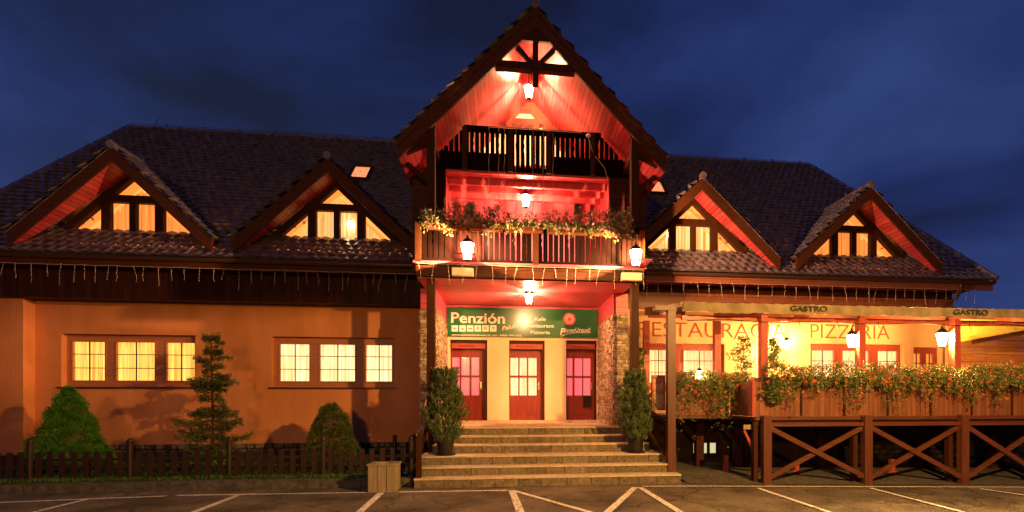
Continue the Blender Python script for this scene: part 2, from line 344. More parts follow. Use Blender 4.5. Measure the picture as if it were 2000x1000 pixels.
def text(s, name, mat, parent, pos, size, width=None, shear=0, bold=0, rot=0, depth=.004, yaw=0, align='LEFT'):
    cu = bpy.data.curves.new('lettering', 'FONT'); cu.body = s; cu.size = 1; cu.extrude = depth; cu.offset = bold; cu.shear = shear; cu.align_x = 'LEFT'
    tmp = bpy.data.objects.new('lettering', cu); C.objects.link(tmp); bpy.context.view_layer.update()
    me = bpy.data.meshes.new_from_object(tmp.evaluated_get(bpy.context.evaluated_depsgraph_get()))
    bpy.data.objects.remove(tmp); bpy.data.curves.remove(cu)
    xs = [v.co.x for v in me.vertices]; x0, x1 = min(xs), max(xs)
    sx = size if width is None else width/(x1-x0)
    o0 = ORG[parent.name] if parent else Vector(pos)
    cr, sr = math.cos(rot), math.sin(rot); mb = MB()
    for v in me.vertices:
        x = (v.co.x-x0)*sx; z = v.co.y*size
        if align == 'CENTER': x -= (x1-x0)*sx/2
        mb.v.append((pos[0]+x*cr-z*sr, pos[1]-v.co.z, pos[2]+x*sr+z*cr))
    mb.f = [tuple(p.vertices) for p in me.polygons]; bpy.data.meshes.remove(me)
    return mb.build(name, mat, parent, loc=pos if not parent else None)

# ------------------------------------------------------------------ ground
def sheet(name, mat, x0, x1, y0, y1, nx, ny, zf):
    mb = MB()
    for j in range(ny+1):
        for i in range(nx+1):
            x = x0+(x1-x0)*i/nx; y = y0+(y1-y0)*j/ny; mb.v.append((x, y, zf(x, y)))
    for j in range(ny):
        for i in range(nx):
            a = j*(nx+1)+i; mb.f.append((a, a+1, a+nx+2, a+nx+1))
    return mb.build(name, mat)
xs = [-900, -60, 3, 16, 60, 900]
mb = MB()
def gz2(x): return ground_z(min(x, 16))
for x in xs:
    for y in (-900, 900): mb.v.append((x, y, gz2(x)))
for i in range(len(xs)-1): mb.f.append((2*i, 2*i+2, 2*i+3, 2*i+1))
props(mb.build('parking_lot', M['asphalt']), kind='structure')
def kerb_y(x): return 10.35+.05*math.sin(x*.7) if x > -8 else 10.35
# lawn and kerb to the left
def lawn_z(x, y): return .10+.26*max(0, min(1, (y-10.5)/2.4))+.015*math.sin(x*2.1)*math.sin(y*3)
props(sheet('lawn', M['soil'], -20, -1.95, 10.50, 13.55, 60, 12, lawn_z), kind='structure')
k = MB()
for i in range(18):
    x0 = -19.9+i*1.0
    if x0 > -2.6: break
    k.box(x0+.006, x0+.994, 10.30+.01*rnd.random(), 10.515, -.12, .10+.012*rnd.random())
props(k.build('kerb', M['kerb']), kind='structure')
g = MB()
for i in range(15000):
    x = rnd.uniform(-15, -2.0); y = 10.52+abs(rnd.gauss(0, .55))
    if y > 13.3: continue
    z = lawn_z(x, y)-.01; h = rnd.uniform(.03, .085); a = rnd.uniform(0, 6.3); c, s_ = math.cos(a)*.006, math.sin(a)*.006
    lx, ly = rnd.uniform(-.03, .03), rnd.uniform(-.03, .03)
    n = len(g.v); g.v += [(x-c, y-s_, z), (x+c, y+s_, z), (x+lx, y+ly, z+h)]; g.f.append((n, n+1, n+2))
props(g.build('grass', M['grass']), 'short green lawn grass along the picket fence', kind='stuff', cat='grass')
# apron under the terrace
props(sheet('terrace_apron', M['kerb'], 3.75, 16, 10.0, 13.35, 20, 4, lambda x, y: gz2(x)+.012+.05*(y > 10.2)), kind='structure')

# parking lines
def line(a, b, w0=.10):
    a, b = gnd(*a), gnd(*b); d = (b-a).normalized(); s_ = Vector((-d.y, d.x, 0))*w0/2
    mb = MB(); nseg = 10
    for i in range(nseg):
        p, q = a+(b-a)*i/nseg, a+(b-a)*(i+1)/nseg
        p.z = gz2(p.x)+.004; q.z = gz2(q.x)+.004
        mb.quad(p-s_, q-s_, q+s_, p+s_)
    return mb
def add(m1, m2):
    n = len(m1.v); m1.v += m2.v; m1.f += [tuple(i+n for i in f) for f in m2.f]; return m1
mk = MB()
for a, b, w0 in [((-60, 984), (325, 969), .09), ((345, 968), (990, 958), .09), ((175, 974.5), (20, 1012), .09), ((465, 968), (350, 1012), .11), ((745, 963), (690, 1012), .12), ((1000, 959), (1022, 1016), .13), ((1006, 960), (1190, 1012), .10), ((1240, 953), (1175, 1012), .12), ((1250, 953), (1345, 1012), .11), ((1255, 951), (2060, 953), .08), ((1480, 954.5), (1650, 1012), .09), ((1700, 954.5), (1920, 1012), .09), ((1915, 956), (2080, 980), .09)]:
    z = line(a, b, w0)
    for i, v in enumerate(z.v): z.v[i] = (v[0], v[1], v[2]+.0012*len(mk.v)/40)
    add(mk, z)
props(mk.build('parking_lines', M['paint']), kind='structure')

# ------------------------------------------------------------------ guesthouse
W = 13.4
WD = 14.0; KD = WD/W       # the entrance wall stands back from the wings
def kz(z): return 1.7+(z-1.7)*KD
GC, GAP, GS, GH = .61, 10.15, 1.06, 2.88          # gable centre, apex, slope, half width
EY, EZ, RY, RZ = 12.35, 4.95, 17.5, 10.36           # eave and ridge
MS = (RZ-EZ)/(RY-EY)
house = thing('guesthouse', (GC, W, 0), 'long guesthouse with tiled roof, four triangular dormers and a tall red lit balcony gable', 'guesthouse')

def wall_holes(x0, x1, z0, z1, y, holes, depth):
    mb = MB(); X = sorted({x0, x1, *[h[0] for h in holes], *[h[1] for h in holes]}); Z = sorted({z0, z1, *[h[2] for h in holes], *[h[3] for h in holes]})
    for a, b in zip(X, X[1:]):
        for c, d in zip(Z, Z[1:]):
            mx_, mz_ = (a+b)/2, (c+d)/2
            if any(h[0] < mx_ < h[1] and h[2] < mz_ < h[3] for h in holes): continue
            mb.quad((a, y, c), (b, y, c), (b, y, d), (a, y, d))
    for a, b, c, d in holes:
        y2 = y+depth
        mb.quad((a, y, c), (a, y2, c), (a, y2, d), (a, y, d)); mb.quad((b, y, c), (b, y, d), (b, y2, d), (b, y2, c))
        mb.quad((a, y, d), (a, y2, d), (b, y2, d), (b, y, d)); mb.quad((a, y, c), (b, y, c), (b, y2, c), (a, y2, c))
    mb.quad((x0, y, z0), (x0, y, z1), (x0, y+.3, z1), (x0, y+.3, z0)); mb.quad((x1, y, z0), (x1, y, z1), (x1, y+.3, z1), (x1, y+.3, z0))
    return mb
LW = [(-10.74, -7.72, 1.98, 3.27), (-5.93, -2.92, 1.98, 3.27)]
RW = [(3.72, 6.05, 1.98, 3.22), (8.62, 11.55, 1.98, 3.27), (11.85, 12.75, 1.98, 3.2)]
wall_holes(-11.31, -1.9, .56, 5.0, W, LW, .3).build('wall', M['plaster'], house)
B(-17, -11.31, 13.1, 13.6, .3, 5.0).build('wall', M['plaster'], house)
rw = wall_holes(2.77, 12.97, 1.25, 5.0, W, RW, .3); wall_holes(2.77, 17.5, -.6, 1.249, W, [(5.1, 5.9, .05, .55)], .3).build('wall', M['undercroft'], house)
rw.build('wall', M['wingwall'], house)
# end and rear walls
r_ = MB().box(12.7, 12.97, W+.31, 21.6, -.4, 5.0); r_.box(-17, 12.7, 21.4, 21.6, -.4, 5.0); r_.build('wall', M['cream'], house)
# rubble plinth
pl = MB(); mo = B(-17, -1.92, W-.01, W+.3, -.1, .555)
for z in range(4):
    x = -12
    while x < -2.0:
        ww = rnd.uniform(.12, .26); zz = .07+z*.125
        cx, cz, rx, rz = x+ww/2, zz+.06, ww/2-.008, .06
        pts = []
        for kk in range(8):
            t = kk*math.pi/4+.4; pts.append((cx+rx*math.copysign(abs(math.cos(t))**.6, math.cos(t))*rnd.uniform(.85, 1), cz+rz*math.copysign(abs(math.sin(t))**.6, math.sin(t))*rnd.uniform(.85, 1)))
        pl.prism(pts, W-.045-rnd.random()*.03, W-.005); x += ww
pl.build('plinth', M['plinth'], house); pl = MB()
for z in range(4):
    x = 9.6
    while x < 15.5:
        ww = rnd.uniform(.12, .26); zz = -.2+z*.14
        pl.prism([(x+.01, zz+.02), (x+ww-.02, zz), (x+ww-.01, zz+.11), (x+.02, zz+.13)], W-.05-rnd.random()*.03, W-.006); x += ww
pl.build('plinth', M['plinth'], house, smooth=False); mo.build('plinth', M['mortar'], house)

# entrance wall with three door openings
FL = kz(1.11)
DO = [(-1.50*KD, -.53*KD, FL, kz(3.25)), (.05, 1.0*KD, FL, kz(3.25)), (1.58*KD, 2.42*KD, FL, kz(3.27))]
wall_holes(-1.9, 2.8, .9, 4.25, WD, DO, .28).build('wall', M['cream'], house)
B(-1.9, 2.8, WD-.03, WD+.2, kz(4.1), 4.36).build('panelling', M['redx'], house)
for X in (-1.2, -.25, .86, 1.72, 2.3): B(X*KD-.03, X*KD+.03, WD-.06, WD-.031, kz(4.1), 4.24).build('batten', M['redframe'], house)

def window(x0, x1, z0, z1, fr, curt, parent, fm, splits=((.035, .295), (.36, .67), (.74, .98)), y=W+.15):
    Wd, Hh = x1-x0, z1-z0
    f = MB(); zb, zt = z0+.10*Hh, z0+.89*Hh
    e_ = [x0]; 
    for a, b in splits: e_ += [x0+a*Wd, x0+b*Wd]
    e_.append(x1)
    f.box(x0, x1, y, y+.09, z0+.002, zb); f.box(x0, x1, y, y+.09, zt, z1-.002)
    for i in range(0, len(e_), 2): f.box(e_[i]+.001, e_[i+1]-.001, y+.002, y+.088, zb, zt)
    o = f.build('window', fm, parent)
    mu = MB(); pn = MB(); sash = MB()
    for a, b in splits:
        a, b = x0+a*Wd, x0+b*Wd; c = (a+b)/2
        for p, q, r1, s1 in ((a, a+.035, zb, zt), (b-.035, b, zb, zt), (a+.035, b-.035, zb, zb+.035), (a+.035, b-.035, zt-.035, zt)): sash.box(p, q, y-.012, y+.05, r1, s1)
        mu.box(c-.010, c+.010, y+.01, y+.03, zb+.035, zt-.035)
        for kf in (1/3, 2/3):
            zz = zb+(zt-zb)*kf; mu.box(a+.035, b-.035, y+.008, y+.028, zz-.009, zz+.009)
        pn.quad((a, y+.035, zb), (b, y+.035, zb), (b, y+.035, zt), (a, y+.035, zt))
        cm = MB(); nf = 40
        for i in range(nf):
            u0, u1 = a-.1+(b-a+.2)*i/nf, a-.1+(b-a+.2)*(i+1)/nf
            y0, y1 = y+.2+.02*math.sin(u0*60), y+.2+.02*math.sin(u1*60)
            cm.quad((u0, y0, zb-.05), (u1, y1, zb-.05), (u1, y1, zt+.05), (u0, y0, zt+.05))
        cm.build('curtain', curt, o)
    sash.build('sash', fm, o); mu.build('glazing_bar', M['iron'], o); pn.build('pane', M['glass'], o)
    B(x0-.05, x1+.05, W-.06, W+.09, z0-.035, z0-.001).build('sill', M['copper'], o)
    return o
window(*LW[0], None, M['cur_w1'], house, M['winframe'])
window(*LW[1], None, M['cur_w2'], house, M['winframe'])
window(*RW[0], None, M['cur_r'], house, M['redframe'], ((.05, .36), (.50, .93)))
window(*RW[1], None, M['cur_r'], house, M['redframe'])
window(*RW[2], None, M['room_d'], house, M['redframe'], ((.08, .45), (.55, .92)))
# cellar window under the terrace
cw = B(5.12, 5.88, W+.04, W+.1, .06, .54).build('cellar_window', M['beam'], house)
for a, b in ((5.16, 5.26), (5.40, 5.54), (5.64, 5.80)): B(a, b, W+.02, W+.038, .17, .45).build('pane', M['coldpane'], cw)

# doors
def door(x0, x1, z0, z1, px, pane, dark):
    y = WD+.14
    o = B(x0+.002, x1-.002, y+.04, y+.08, z0, z1).build('door', M['door'], house)
    fr = MB().box(x0+.001, x1-.001, WD+.06, y+.04, z1-.09, z1-.001)
    if dark[0]: fr.box(x0+.001, x0+dark[0], WD+.05, y+.039, z0, z1-.09)  # dark side strips stand for the shade in the door recess
    if dark[1]: fr.box(x1-dark[1], x1-.001, WD+.05, y+.039, z0, z1-.09)
    fr.build('frame_and_recess_shade', M['beam'], o)
    # leaf frame with six panes
    za, zb, zc, zd = [FL+v for v in (.70, 1.20, 1.26, 1.76)]
    lf = MB(); lx0, lx1 = x0+max(dark[0], .02)+.001, x1-max(dark[1], .02)-.001
    lf.box(lx0, lx1, y, y+.039, z0+.01, za); lf.box(lx0, lx1, y, y+.039, zb, zc); lf.box(lx0, lx1, y, y+.039, zd, zd+.16)
    e_ = [lx0]+[v for p in px for v in p]+[lx1]
    for za_, zb_ in ((za, zb), (zc, zd)):
        for i in range(0, len(e_), 2): lf.box(e_[i], e_[i+1], y+.002, y+.038, za_, zb_)
    cx = (lx0+lx1)/2
    lf.box(lx0+.09, cx-.04, y-.014, y-.001, z0+.16, za-.12); lf.box(cx+.04, lx1-.09, y-.014, y-.001, z0+.16, za-.12)
    lf.build('door_leaf', M['door'], o)
    for a, b in px:
        for za_, zb_ in ((za, zb), (zc, zd)): B(a, b, y+.03, y+.037, za_, zb_).build('pane', pane, o)
    gl = MB()
    for a, b in px:
        for za_, zb_ in ((za, zb), (zc, zd)): gl.quad((a, y+.02, za_), (b, y+.02, za_), (b, y+.02, zb_), (a, y+.02, zb_))
    gl.build('glazing', M['glass_thin'], o)
    B(x0+.04, x1-.06, WD+.02, WD+.058, z1-.24, z1-.10).build('transom_board', M['redframe'], o)
    h = MB().tube([(lx1-.07, y-.002, FL+1.0), (lx1-.07, y-.05, FL+1.0), (lx1-.17, y-.05, FL+1.0)], .011); h.box(lx1-.09, lx1-.05, y-.012, y-.001, FL+.86, FL+1.08)
    h.build('handle', M['steel'], o)
    return o
def pxs(l): return [(at(a, 700, WD+.15).x, at(b, 700, WD+.15).x) for a, b in l]
d1 = door(*DO[0], pxs([(883, 898), (901, 917), (921, 936)]), M['pinkpane'], (.0, .11))
d2 = door(*DO[1], pxs([(997, 1012), (1015, 1029), (1032, 1048)]), M['yellowroom'], (.0, .09))
d3 = door(*DO[2], pxs([(1104, 1118), (1122, 1137), (1139, 1153)]), M['pinkpane'], (.03, .06))
for s, dd, X in (('PENZIÓN', d1, -1.10), ('PIZZERIA', d2, .53), ('RESTAURANT', d3, 2.07)):
    text(s, 'lettering', M['darktext'], dd, (X, WD+.016, DO[0][3]-.195), .07, min(.5, .06*len(s)), align='CENTER', bold=.01)
mbx = B(2.15, 2.36, WD+.06, WD+.125, 1.46, 1.78).build('mailbox', M['iron'], d3)

# stone piers
def pier(x0, x1, y0, y1, z0, z1):
    m = MB(); core = B(x0+.02, x1-.02, y0+.02, y1, z0, z1).build('stone_pier', M['mortar'], house)
    def run(a, b, put):
        z = z0
        while z < z1-.02:
            h = rnd.uniform(.035, .085); h = min(h, z1-z); t = a
            while t < b-.01:
                ww = min(rnd.uniform(.07, .22), b-t); pr_ = rnd.uniform(.0, .035)
                put(t+.004, t+ww-.004, z+.004, z+h-.004, pr_); t += ww
            z += h
    run(x0, x1, lambda a, b, c, d, p: m.box(a, b, y0-p, y0+.019, c, d))
    run(y0, y1, lambda a, b, c, d, p: m.box(x0-p+.0, x0+.019, a, b, c, d))
    run(y0, y1, lambda a, b, c, d, p: m.box(x1-.019, x1+p, a, b, c, d))
    m.build('stonework', M['stone'], core)
PA = [at(p, 600, 11.86).x for p in (821, 851, 1199, 1227)]
pier(PA[0], PA[1], 11.86, WD-.01, .9, 3.75)
pier(PA[2], PA[3], 11.86, WD-.01, .9, 3.75)
for i_ in (0, 2): B(PA[i_], PA[i_+1], 11.88, WD-.01, 3.751, 4.25).build('panelling', M['redx'], house)

# eaves: boarded band, soffit, gutter
B(-17, -1.93, 12.95, 13.399, 4.06, 4.80).build('fascia_band', M['panel'], house)
b2 = B(2.80, 12.95, 13.20, 13.399, 4.16, 4.58).build('fascia_band', M['fasciaR'], house)
B(2.80, 12.92, 13.22, 13.399, 4.581, 4.80).build('fascia_band', M['panel'], house)
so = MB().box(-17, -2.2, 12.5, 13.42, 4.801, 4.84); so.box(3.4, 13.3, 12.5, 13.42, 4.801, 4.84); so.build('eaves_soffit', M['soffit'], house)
fa = MB().box(-17, -2.25, 12.44, 12.499, 4.72, 4.93); fa.build('fascia_board', M['barge'], house)
fa = MB().box(3.42, 13.42, 12.44, 12.499, 4.70, 4.90); fa.build('fascia_board', M['fasciaR'], house)
def gutter(x0, x1):
    m = MB(); k = 8
    for i in range(k):
        t0, t1 = math.pi+math.pi*i/k, math.pi+math.pi*(i+1)/k
        a = (12.34+.065*math.cos(t0), 4.90+.065*math.sin(t0)); b = (12.34+.065*math.cos(t1), 4.90+.065*math.sin(t1))
        m.quad((x0, a[0], a[1]), (x1, a[0], a[1]), (x1, b[0], b[1]), (x0, b[0], b[1]))
    m.tube([(x0, 12.275, 4.905), (x1, 12.275, 4.905)], .009)
    m.build('gutter', M['copper'], house)
gutter(-17, -2.2); gutter(3.45, 13.35)
MB().tube([(12.35, 12.36, 4.88), (12.4, 12.4, 4.70), (12.55, 12.75, 4.5), (12.62, 13.05, 4.42), (12.62, 13.12, 4.2), (12.62, 13.14, .1)], .05, 10).build('downpipe', M['copper'], house, smooth=True)

# ---- tiles
def tiles(mb, o, U, V, nU, nV, keep, cw=.29, ch=.345):
    o, U, V = Vector(o), Vector(U).normalized(), Vector(V).normalized(); Nn = U.cross(V)
    S = 4
    def wave(i): return (0, .030, .040, .022)[i % S]
    for j in range(nV):
        off = (j % 2)*.5*cw
        for i in range(nU*S):
            ti = i//S; jit = (math.sin(ti*12.9+j*78.2)*43758.5) % 1*.008
            u0, u1 = i*cw/S+off, (i+1)*cw/S+off; w0, w1 = wave(i)+jit, wave(i+1)+jit
            c = o+U*((u0+u1)/2)+V*((j+.5)*ch)
            if not keep(c): continue
            f0 = o+V*(j*ch)
            a, b = f0+U*u0, f0+U*u1
            at_, bt = a+Nn*(.055+w0), b+Nn*(.055+w1)
            c0, c1 = a+V*ch+Nn*(.008+w0), b+V*ch+Nn*(.008+w1)
            a, b = a+V*.045, b+V*.045      # the lip overhangs the course below
            n = len(mb.v); mb.v += [tuple(p) for p in (a, b, at_, bt, c0, c1)]
            mb.f += [(n, n+1, n+3, n+2), (n+2, n+3, n+5, n+4)]
DX = [-8.87, -4.22, 4.99, 9.66]; DZ, DS, DH = 7.40, .95, 2.1
sl = math.hypot(RY-EY, RZ-EZ)
def main_keep(p):
    t = (RY-p.y)/(RY-EY)
    if p.x < -12.03-1.0*t or p.x > 11.2+2.2*t: return False
    if -2.3 < p.x < 3.5 and p.y < 13.55: return False
    if abs(p.x-GC) < 2.9 and p.z < GAP-.35-GS*abs(p.x-GC) and p.y < 13.6: return False
    for dx in DX:
        if p.y > 13.0 and p.z < DZ-.32-DS*abs(p.x-dx): return False
    return True
rf = MB(); tiles(rf, (-13.3, EY-.04, EZ-.02), (1, 0, 0), (0, RY-EY, RZ-EZ), 115, 36, main_keep, cw=.235, ch=sl/35.6)
ro = rf.build('roof', M['tile'], house)
hp = MB()   # underlay, hips and rear slope
hp.poly([(-12.03, RY, RZ-.03), (-13.03, EY, EZ-.06), (-13.03, 22.6, EZ-.06)]); hp.poly([(11.2, RY, RZ-.03), (13.4, 22.6, EZ-.06), (13.4, EY, EZ-.06)])
hp.poly([(-12.03, RY, RZ-.03), (-13.03, 22.6, EZ-.06), (13.4, 22.6, EZ-.06), (11.2, RY, RZ-.03)])
hp.build('rear_slope', M['tile'], ro)
def caps(a, b, r=.11, step=.36, par=None):
    a, b = Vector(a), Vector(b); n = int((b-a).length/step); m = MB()
    for i in range(n):
        p, q = a+(b-a)*i/n, a+(b-a)*(i+1.08)/n
        m.tube([p, q], r*1.05, 8, r*.9)
    for i in range(3, n, 3):
        p = a+(b-a)*i/n; m.box(p.x-.02, p.x+.02, p.y-.02, p.y+.02, p.z+r*.7, p.z+r+.07)
    m.build('ridge_caps', M['tile'], par or ro)
caps((-12.03, RY, RZ+.02), (11.2, RY, RZ+.02)); caps((-13.05, EY, EZ+.03), (-12.03, RY, RZ+.02)); caps((13.4, EY, EZ+.03), (11.2, RY, RZ+.02))
# lightning rods / ridge wire
MB().tube([(-12.0, RY, RZ+.17), (11.2, RY, RZ+.17)], .006, 4).build('lightning_wire', M['iron'], ro)
MB().tube([(-11.3, RY, RZ+.1), (-11.2, RY, RZ+.42)], .008, 4).build('lightning_rod', M['iron'], ro)

# skylights
def skylight(x0, x1, y0, y1):
    z0, z1 = EZ+(y0-EY)*MS+.15, EZ+(y1-EY)*MS+.15
    n = Vector((0, -MS, 1)).normalized()*.05
    f = MB()
    for a, b in (((x0, y0, z0), (x1, y0, z0)), ((x0, y1, z1), (x1, y1, z1)), ((x0, y0, z0), (x0, y1, z1)), ((x1, y0, z0), (x1, y1, z1))): f.beam(a, b, .07, .09, n)
    o = f.build('skylight', M['barge'], house)
    MB().poly([(x0, y0, z0), (x1, y0, z0), (x1, y1, z1), (x0, y1, z1)]).build('pane', M['sky_p'], o)
M['sky_p'] = flat('skylight_pane', (.5, .3, .2), .2, .5, emit=(1, .33, .12), es=.75)
skylight(-4.62, -4.10, 15.25, 15.85); skylight(4.42, 4.98, 15.25, 15.85)

# ---- dormers
YW = 13.0; SZ = 5.60
def dormer(xc, curt, lamp=None):
    d = MB()       # timber gable frame
    y0, y1 = YW-.03, YW+.09
    d.box(xc-1.62, xc+1.62, y0-.03, y1, SZ-.10, SZ)
    for u in (-.585, .585): d.box(xc+u-.095, xc+u+.095, y0, y1-.001, SZ, SZ+.93)
    d.box(xc-.07, xc+.07, y0+.002, y1-.002, SZ, SZ+.76)
    d.box(xc-.62, xc+.62, y0-.012, y1-.003, SZ+.76, SZ+.93)
    for s in (-1, 1):
        d.prism([(xc, SZ+1.33), (xc, SZ+1.56), (xc+s*1.63, SZ), (xc+s*1.40, SZ)], y0-.02, y1-.004)
    o = d.build('dormer', M['beam'], house)
    pn = MB(); polys = [[(-.42, .93), (.42, .93), (0, 1.33)], [(-.49, 0), (-.07, 0), (-.07, .76), (-.49, .76)], [(.07, 0), (.49, 0), (.49, .76), (.07, .76)], [(-1.4, 0), (-.68, 0), (-.68, .69)], [(.68, 0), (1.4, 0), (.68, .69)]]
    for p in polys: pn.poly([(xc+a, YW+.05, SZ+b) for a, b in p])
    pn.build('pane', M['glass'], o)
    # room light put into glowing lining, rafters and hanging blinds
    MB().poly([(xc-1.7, YW+.75, SZ-.1), (xc+1.7, YW+.75, SZ-.1), (xc, YW+.75, SZ+1.5)]).build('room_lining', M['room_d'], o)
    li = MB()
    for s in (-1, 1): li.poly([(xc, YW+.10, SZ+1.52), (xc+s*1.68, YW+.10, SZ-.07), (xc+s*1.68, YW+.76, SZ-.07), (xc, YW+.76, SZ+1.52)])
    li.build('sloping_lining', M['room_d'], o)
    rt = MB()
    for s in (-1, 1): rt.beam((xc+s*1.38, YW+.42, SZ+.05), (xc, YW+.42, SZ+1.28), .08, .10)
    rt.build('rafter', M['rafter'], o)
    cm = MB(); nf = 60; sgn = 1 if xc > 0 else -1
    for i in range(nf):
        a, b = -1.32+2.64*i/nf, -1.32+2.64*(i+1)/nf
        if i % 20 == 19: continue
        y0_, y1_ = YW+.24+.03*(i % 2), YW+.24+.03*((i+1) % 2)
        ha, hb = max(.02, 1.16-.98*abs(a)), max(.02, 1.16-.98*abs(b))
        cm.quad((xc+a, y0_, SZ-.1), (xc+b, y1_, SZ-.1), (xc+b, y1_, SZ+hb), (xc+a, y0_, SZ+ha))
    cm.build('curtain', curt, o)
    # overhanging roof
    f = MB(); FY = 12.35
    def yb(z): return EY+(z-EZ)/MS+.05
    for s in (-1, 1):
        zt, zl = DZ-.30, DZ-.30-DS*DH
        f.poly([(xc, FY+.03, zt), (xc+s*DH, FY+.03, zl), (xc+s*DH, min(yb(zl), YW+.04), zl), (xc, YW+.04, zt)])
    f.build('soffit', M['soffit'], o)
    bb = MB()
    for s in (-1, 1):
        bb.prism([(xc, DZ-.03), (xc, DZ-.34), (xc+s*DH, DZ-.34-DS*DH), (xc+s*(DH+.02), DZ-.03-DS*DH)], FY-.01, FY+.035)
    bb.build('bargeboard', M['barge'], o)
    tl = MB()
    for s in (-1, 1):
        L_ = math.hypot(DH, DS*DH); nv = int(L_/.21)+1
        kp = lambda p: p.y < yb(p.z)+.1
        if s < 0: tiles(tl, (xc-DH-.03, 15.25, DZ-DS*DH-.02), (0, -1, 0), (DH, 0, DS*DH), 13, nv, lambda p: FY-.05 < p.y < yb(p.z)+.1 and p.x < xc, cw=.235, ch=L_/nv)
        else: tiles(tl, (xc+DH+.03, FY-.04, DZ-DS*DH-.02), (0, 1, 0), (-DH, 0, DS*DH), 13, nv, lambda p: p.y < yb(p.z)+.1 and p.x > xc, cw=.235, ch=L_/nv)
        tl.poly([(xc, FY-.03, DZ-.02), (xc+s*DH, FY-.03, DZ-.02-DS*DH), (xc+s*DH, yb(DZ-DS*DH), DZ-.02-DS*DH), (xc, yb(DZ), DZ-.02)])
    tl.build('dormer_roof', M['tile'], o)
    caps((xc, FY-.06, DZ+.02), (xc, 14.7, DZ+.02), .09, .34, par=o)
    return o
dormer(DX[0], M['cur_d']); dormer(DX[1], M['cur_b']); dormer(DX[2], M['cur_b']); dormer(DX[3], M['cur_d'])

# ---- central gable
FYG = 10.8; GT = .42
def gz(u): return GAP-GS*abs(u)
def gyb(z): return EY+(z-EZ)/MS+.1
gr = MB()
Lg = math.hypot(GH, GS*GH); nv = 19
tiles(gr, (GC-GH-.04, 17.6, GAP-GS*GH-.03), (0, -1, 0), (GH, 0, GS*GH), 24, nv, lambda p: p.y < gyb(p.z)+.1 and p.y > FYG-.1, ch=Lg/nv)
tiles(gr, (GC+GH+.04, FYG-.06, GAP-GS*GH-.03), (0, 1, 0), (-GH, 0, GS*GH), 24, nv, lambda p: p.y < gyb(p.z)+.1, ch=Lg/nv)
for s in (-1, 1): gr.poly([(GC, FYG, GAP-.04), (GC+s*GH, FYG, gz(GH)-.04), (GC+s*GH, gyb(gz(GH)), gz(GH)-.04), (GC, 17.4, GAP-.04)])
gro = gr.build('gable_roof', M['tile'], house)
caps((GC, FYG-.1, GAP+.03), (GC, 17.3, GAP+.03), .10, .36, par=gro)
sf = MB()
for s in (-1, 1):
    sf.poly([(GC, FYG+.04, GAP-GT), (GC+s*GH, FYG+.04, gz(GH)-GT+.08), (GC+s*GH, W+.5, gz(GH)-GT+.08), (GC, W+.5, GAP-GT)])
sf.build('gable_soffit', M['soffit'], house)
bb = MB()
for s in (-1, 1):
    bb.prism([(GC, GAP-.02), (GC, GAP-GT), (GC+s*GH, gz(GH)-GT+.06), (GC+s*(GH+.02), gz(GH)-.02)], FYG-.02, FYG+.04)
    bb.prism([(GC, GAP+.0), (GC, GAP-.14), (GC+s*(GH+.02), gz(GH)-.14), (GC+s*(GH+.04), gz(GH)+.0)], FYG-.05, FYG-.021)
bb.build('bargeboard', M['barge'], house)
tr = MB()
tr.prism([(GC-.36, GAP-GT-.30), (GC+.36, GAP-GT-.30), (GC, GAP-GT+.03)], FYG+.0, FYG+.06)
tr.box(GC-.98, GC+.98, FYG+.05, FYG+.20, 8.84, 9.0)
tr.box(GC-.06, GC+.06, FYG+.03, FYG+.16, 8.52, 9.6)
for s in (-1, 1): tr.beam((GC+s*.06, FYG+.11, 8.98), (GC+s*.42, FYG+.11, 9.36), .08, .09)
tr.build('gable_truss', M['beam'], house)
# posts carrying the gable
PX = (-1.62, 2.83)
for X in PX:
    B(X-.085, X+.085, 10.87, 11.04, .98 if X < 0 else .98, 7.62 if True else 0).build('post', M['beam'], house)
for s in (-1, 1):
    wp = MB(); X = GC+s*2.22
    wp.box(X-.08, X+.08, 10.86, 11.83, 7.10, 7.26)
    wp.beam((GC+s*2.2, 10.95, 7.22), (GC+s*2.82, 10.95, 6.93), .12, .12, (0, 1, 0))
    wp.beam((GC+s*2.25, 11.3, 6.4), (GC+s*2.8, 11.3, 6.85), .10, .10, (0, 1, 0))
    wp.build('wall_plate', M['beam'], house)
# upper storey front panelling (plane Y = 11.84) and rooms behind
YP = 11.84
OX0, OX1 = -1.42, 2.44
PL, PR = GC-2.79, GC+2.74
def under(x): return GAP-GT-.03-GS*abs(x-GC)
pn = MB()
pn.prism([(PL, 4.6), (OX0, 4.6), (OX0, under(OX0) if under(OX0) < 7.05 else 7.05), (OX0, 7.05), (PL, under(PL))][:4]+[(GC-2.45, 7.05), (PL, under(PL))], YP, YP+.10)
pn.build('front_panelling', M['panelx'], house); pn = MB(); pn.prism([(OX1, 4.6), (PR, 4.6), (PR, under(PR)), (GC+2.45, 7.05), (OX1, 7.05)], YP, YP+.10); pn.build('front_panelling', M['panelx'], house)

lin = MB().box(OX0+.001, OX1-.001, YP-.02, YP+.12, 6.97, 7.12); lin.build('lintel', M['redbeam'], house)
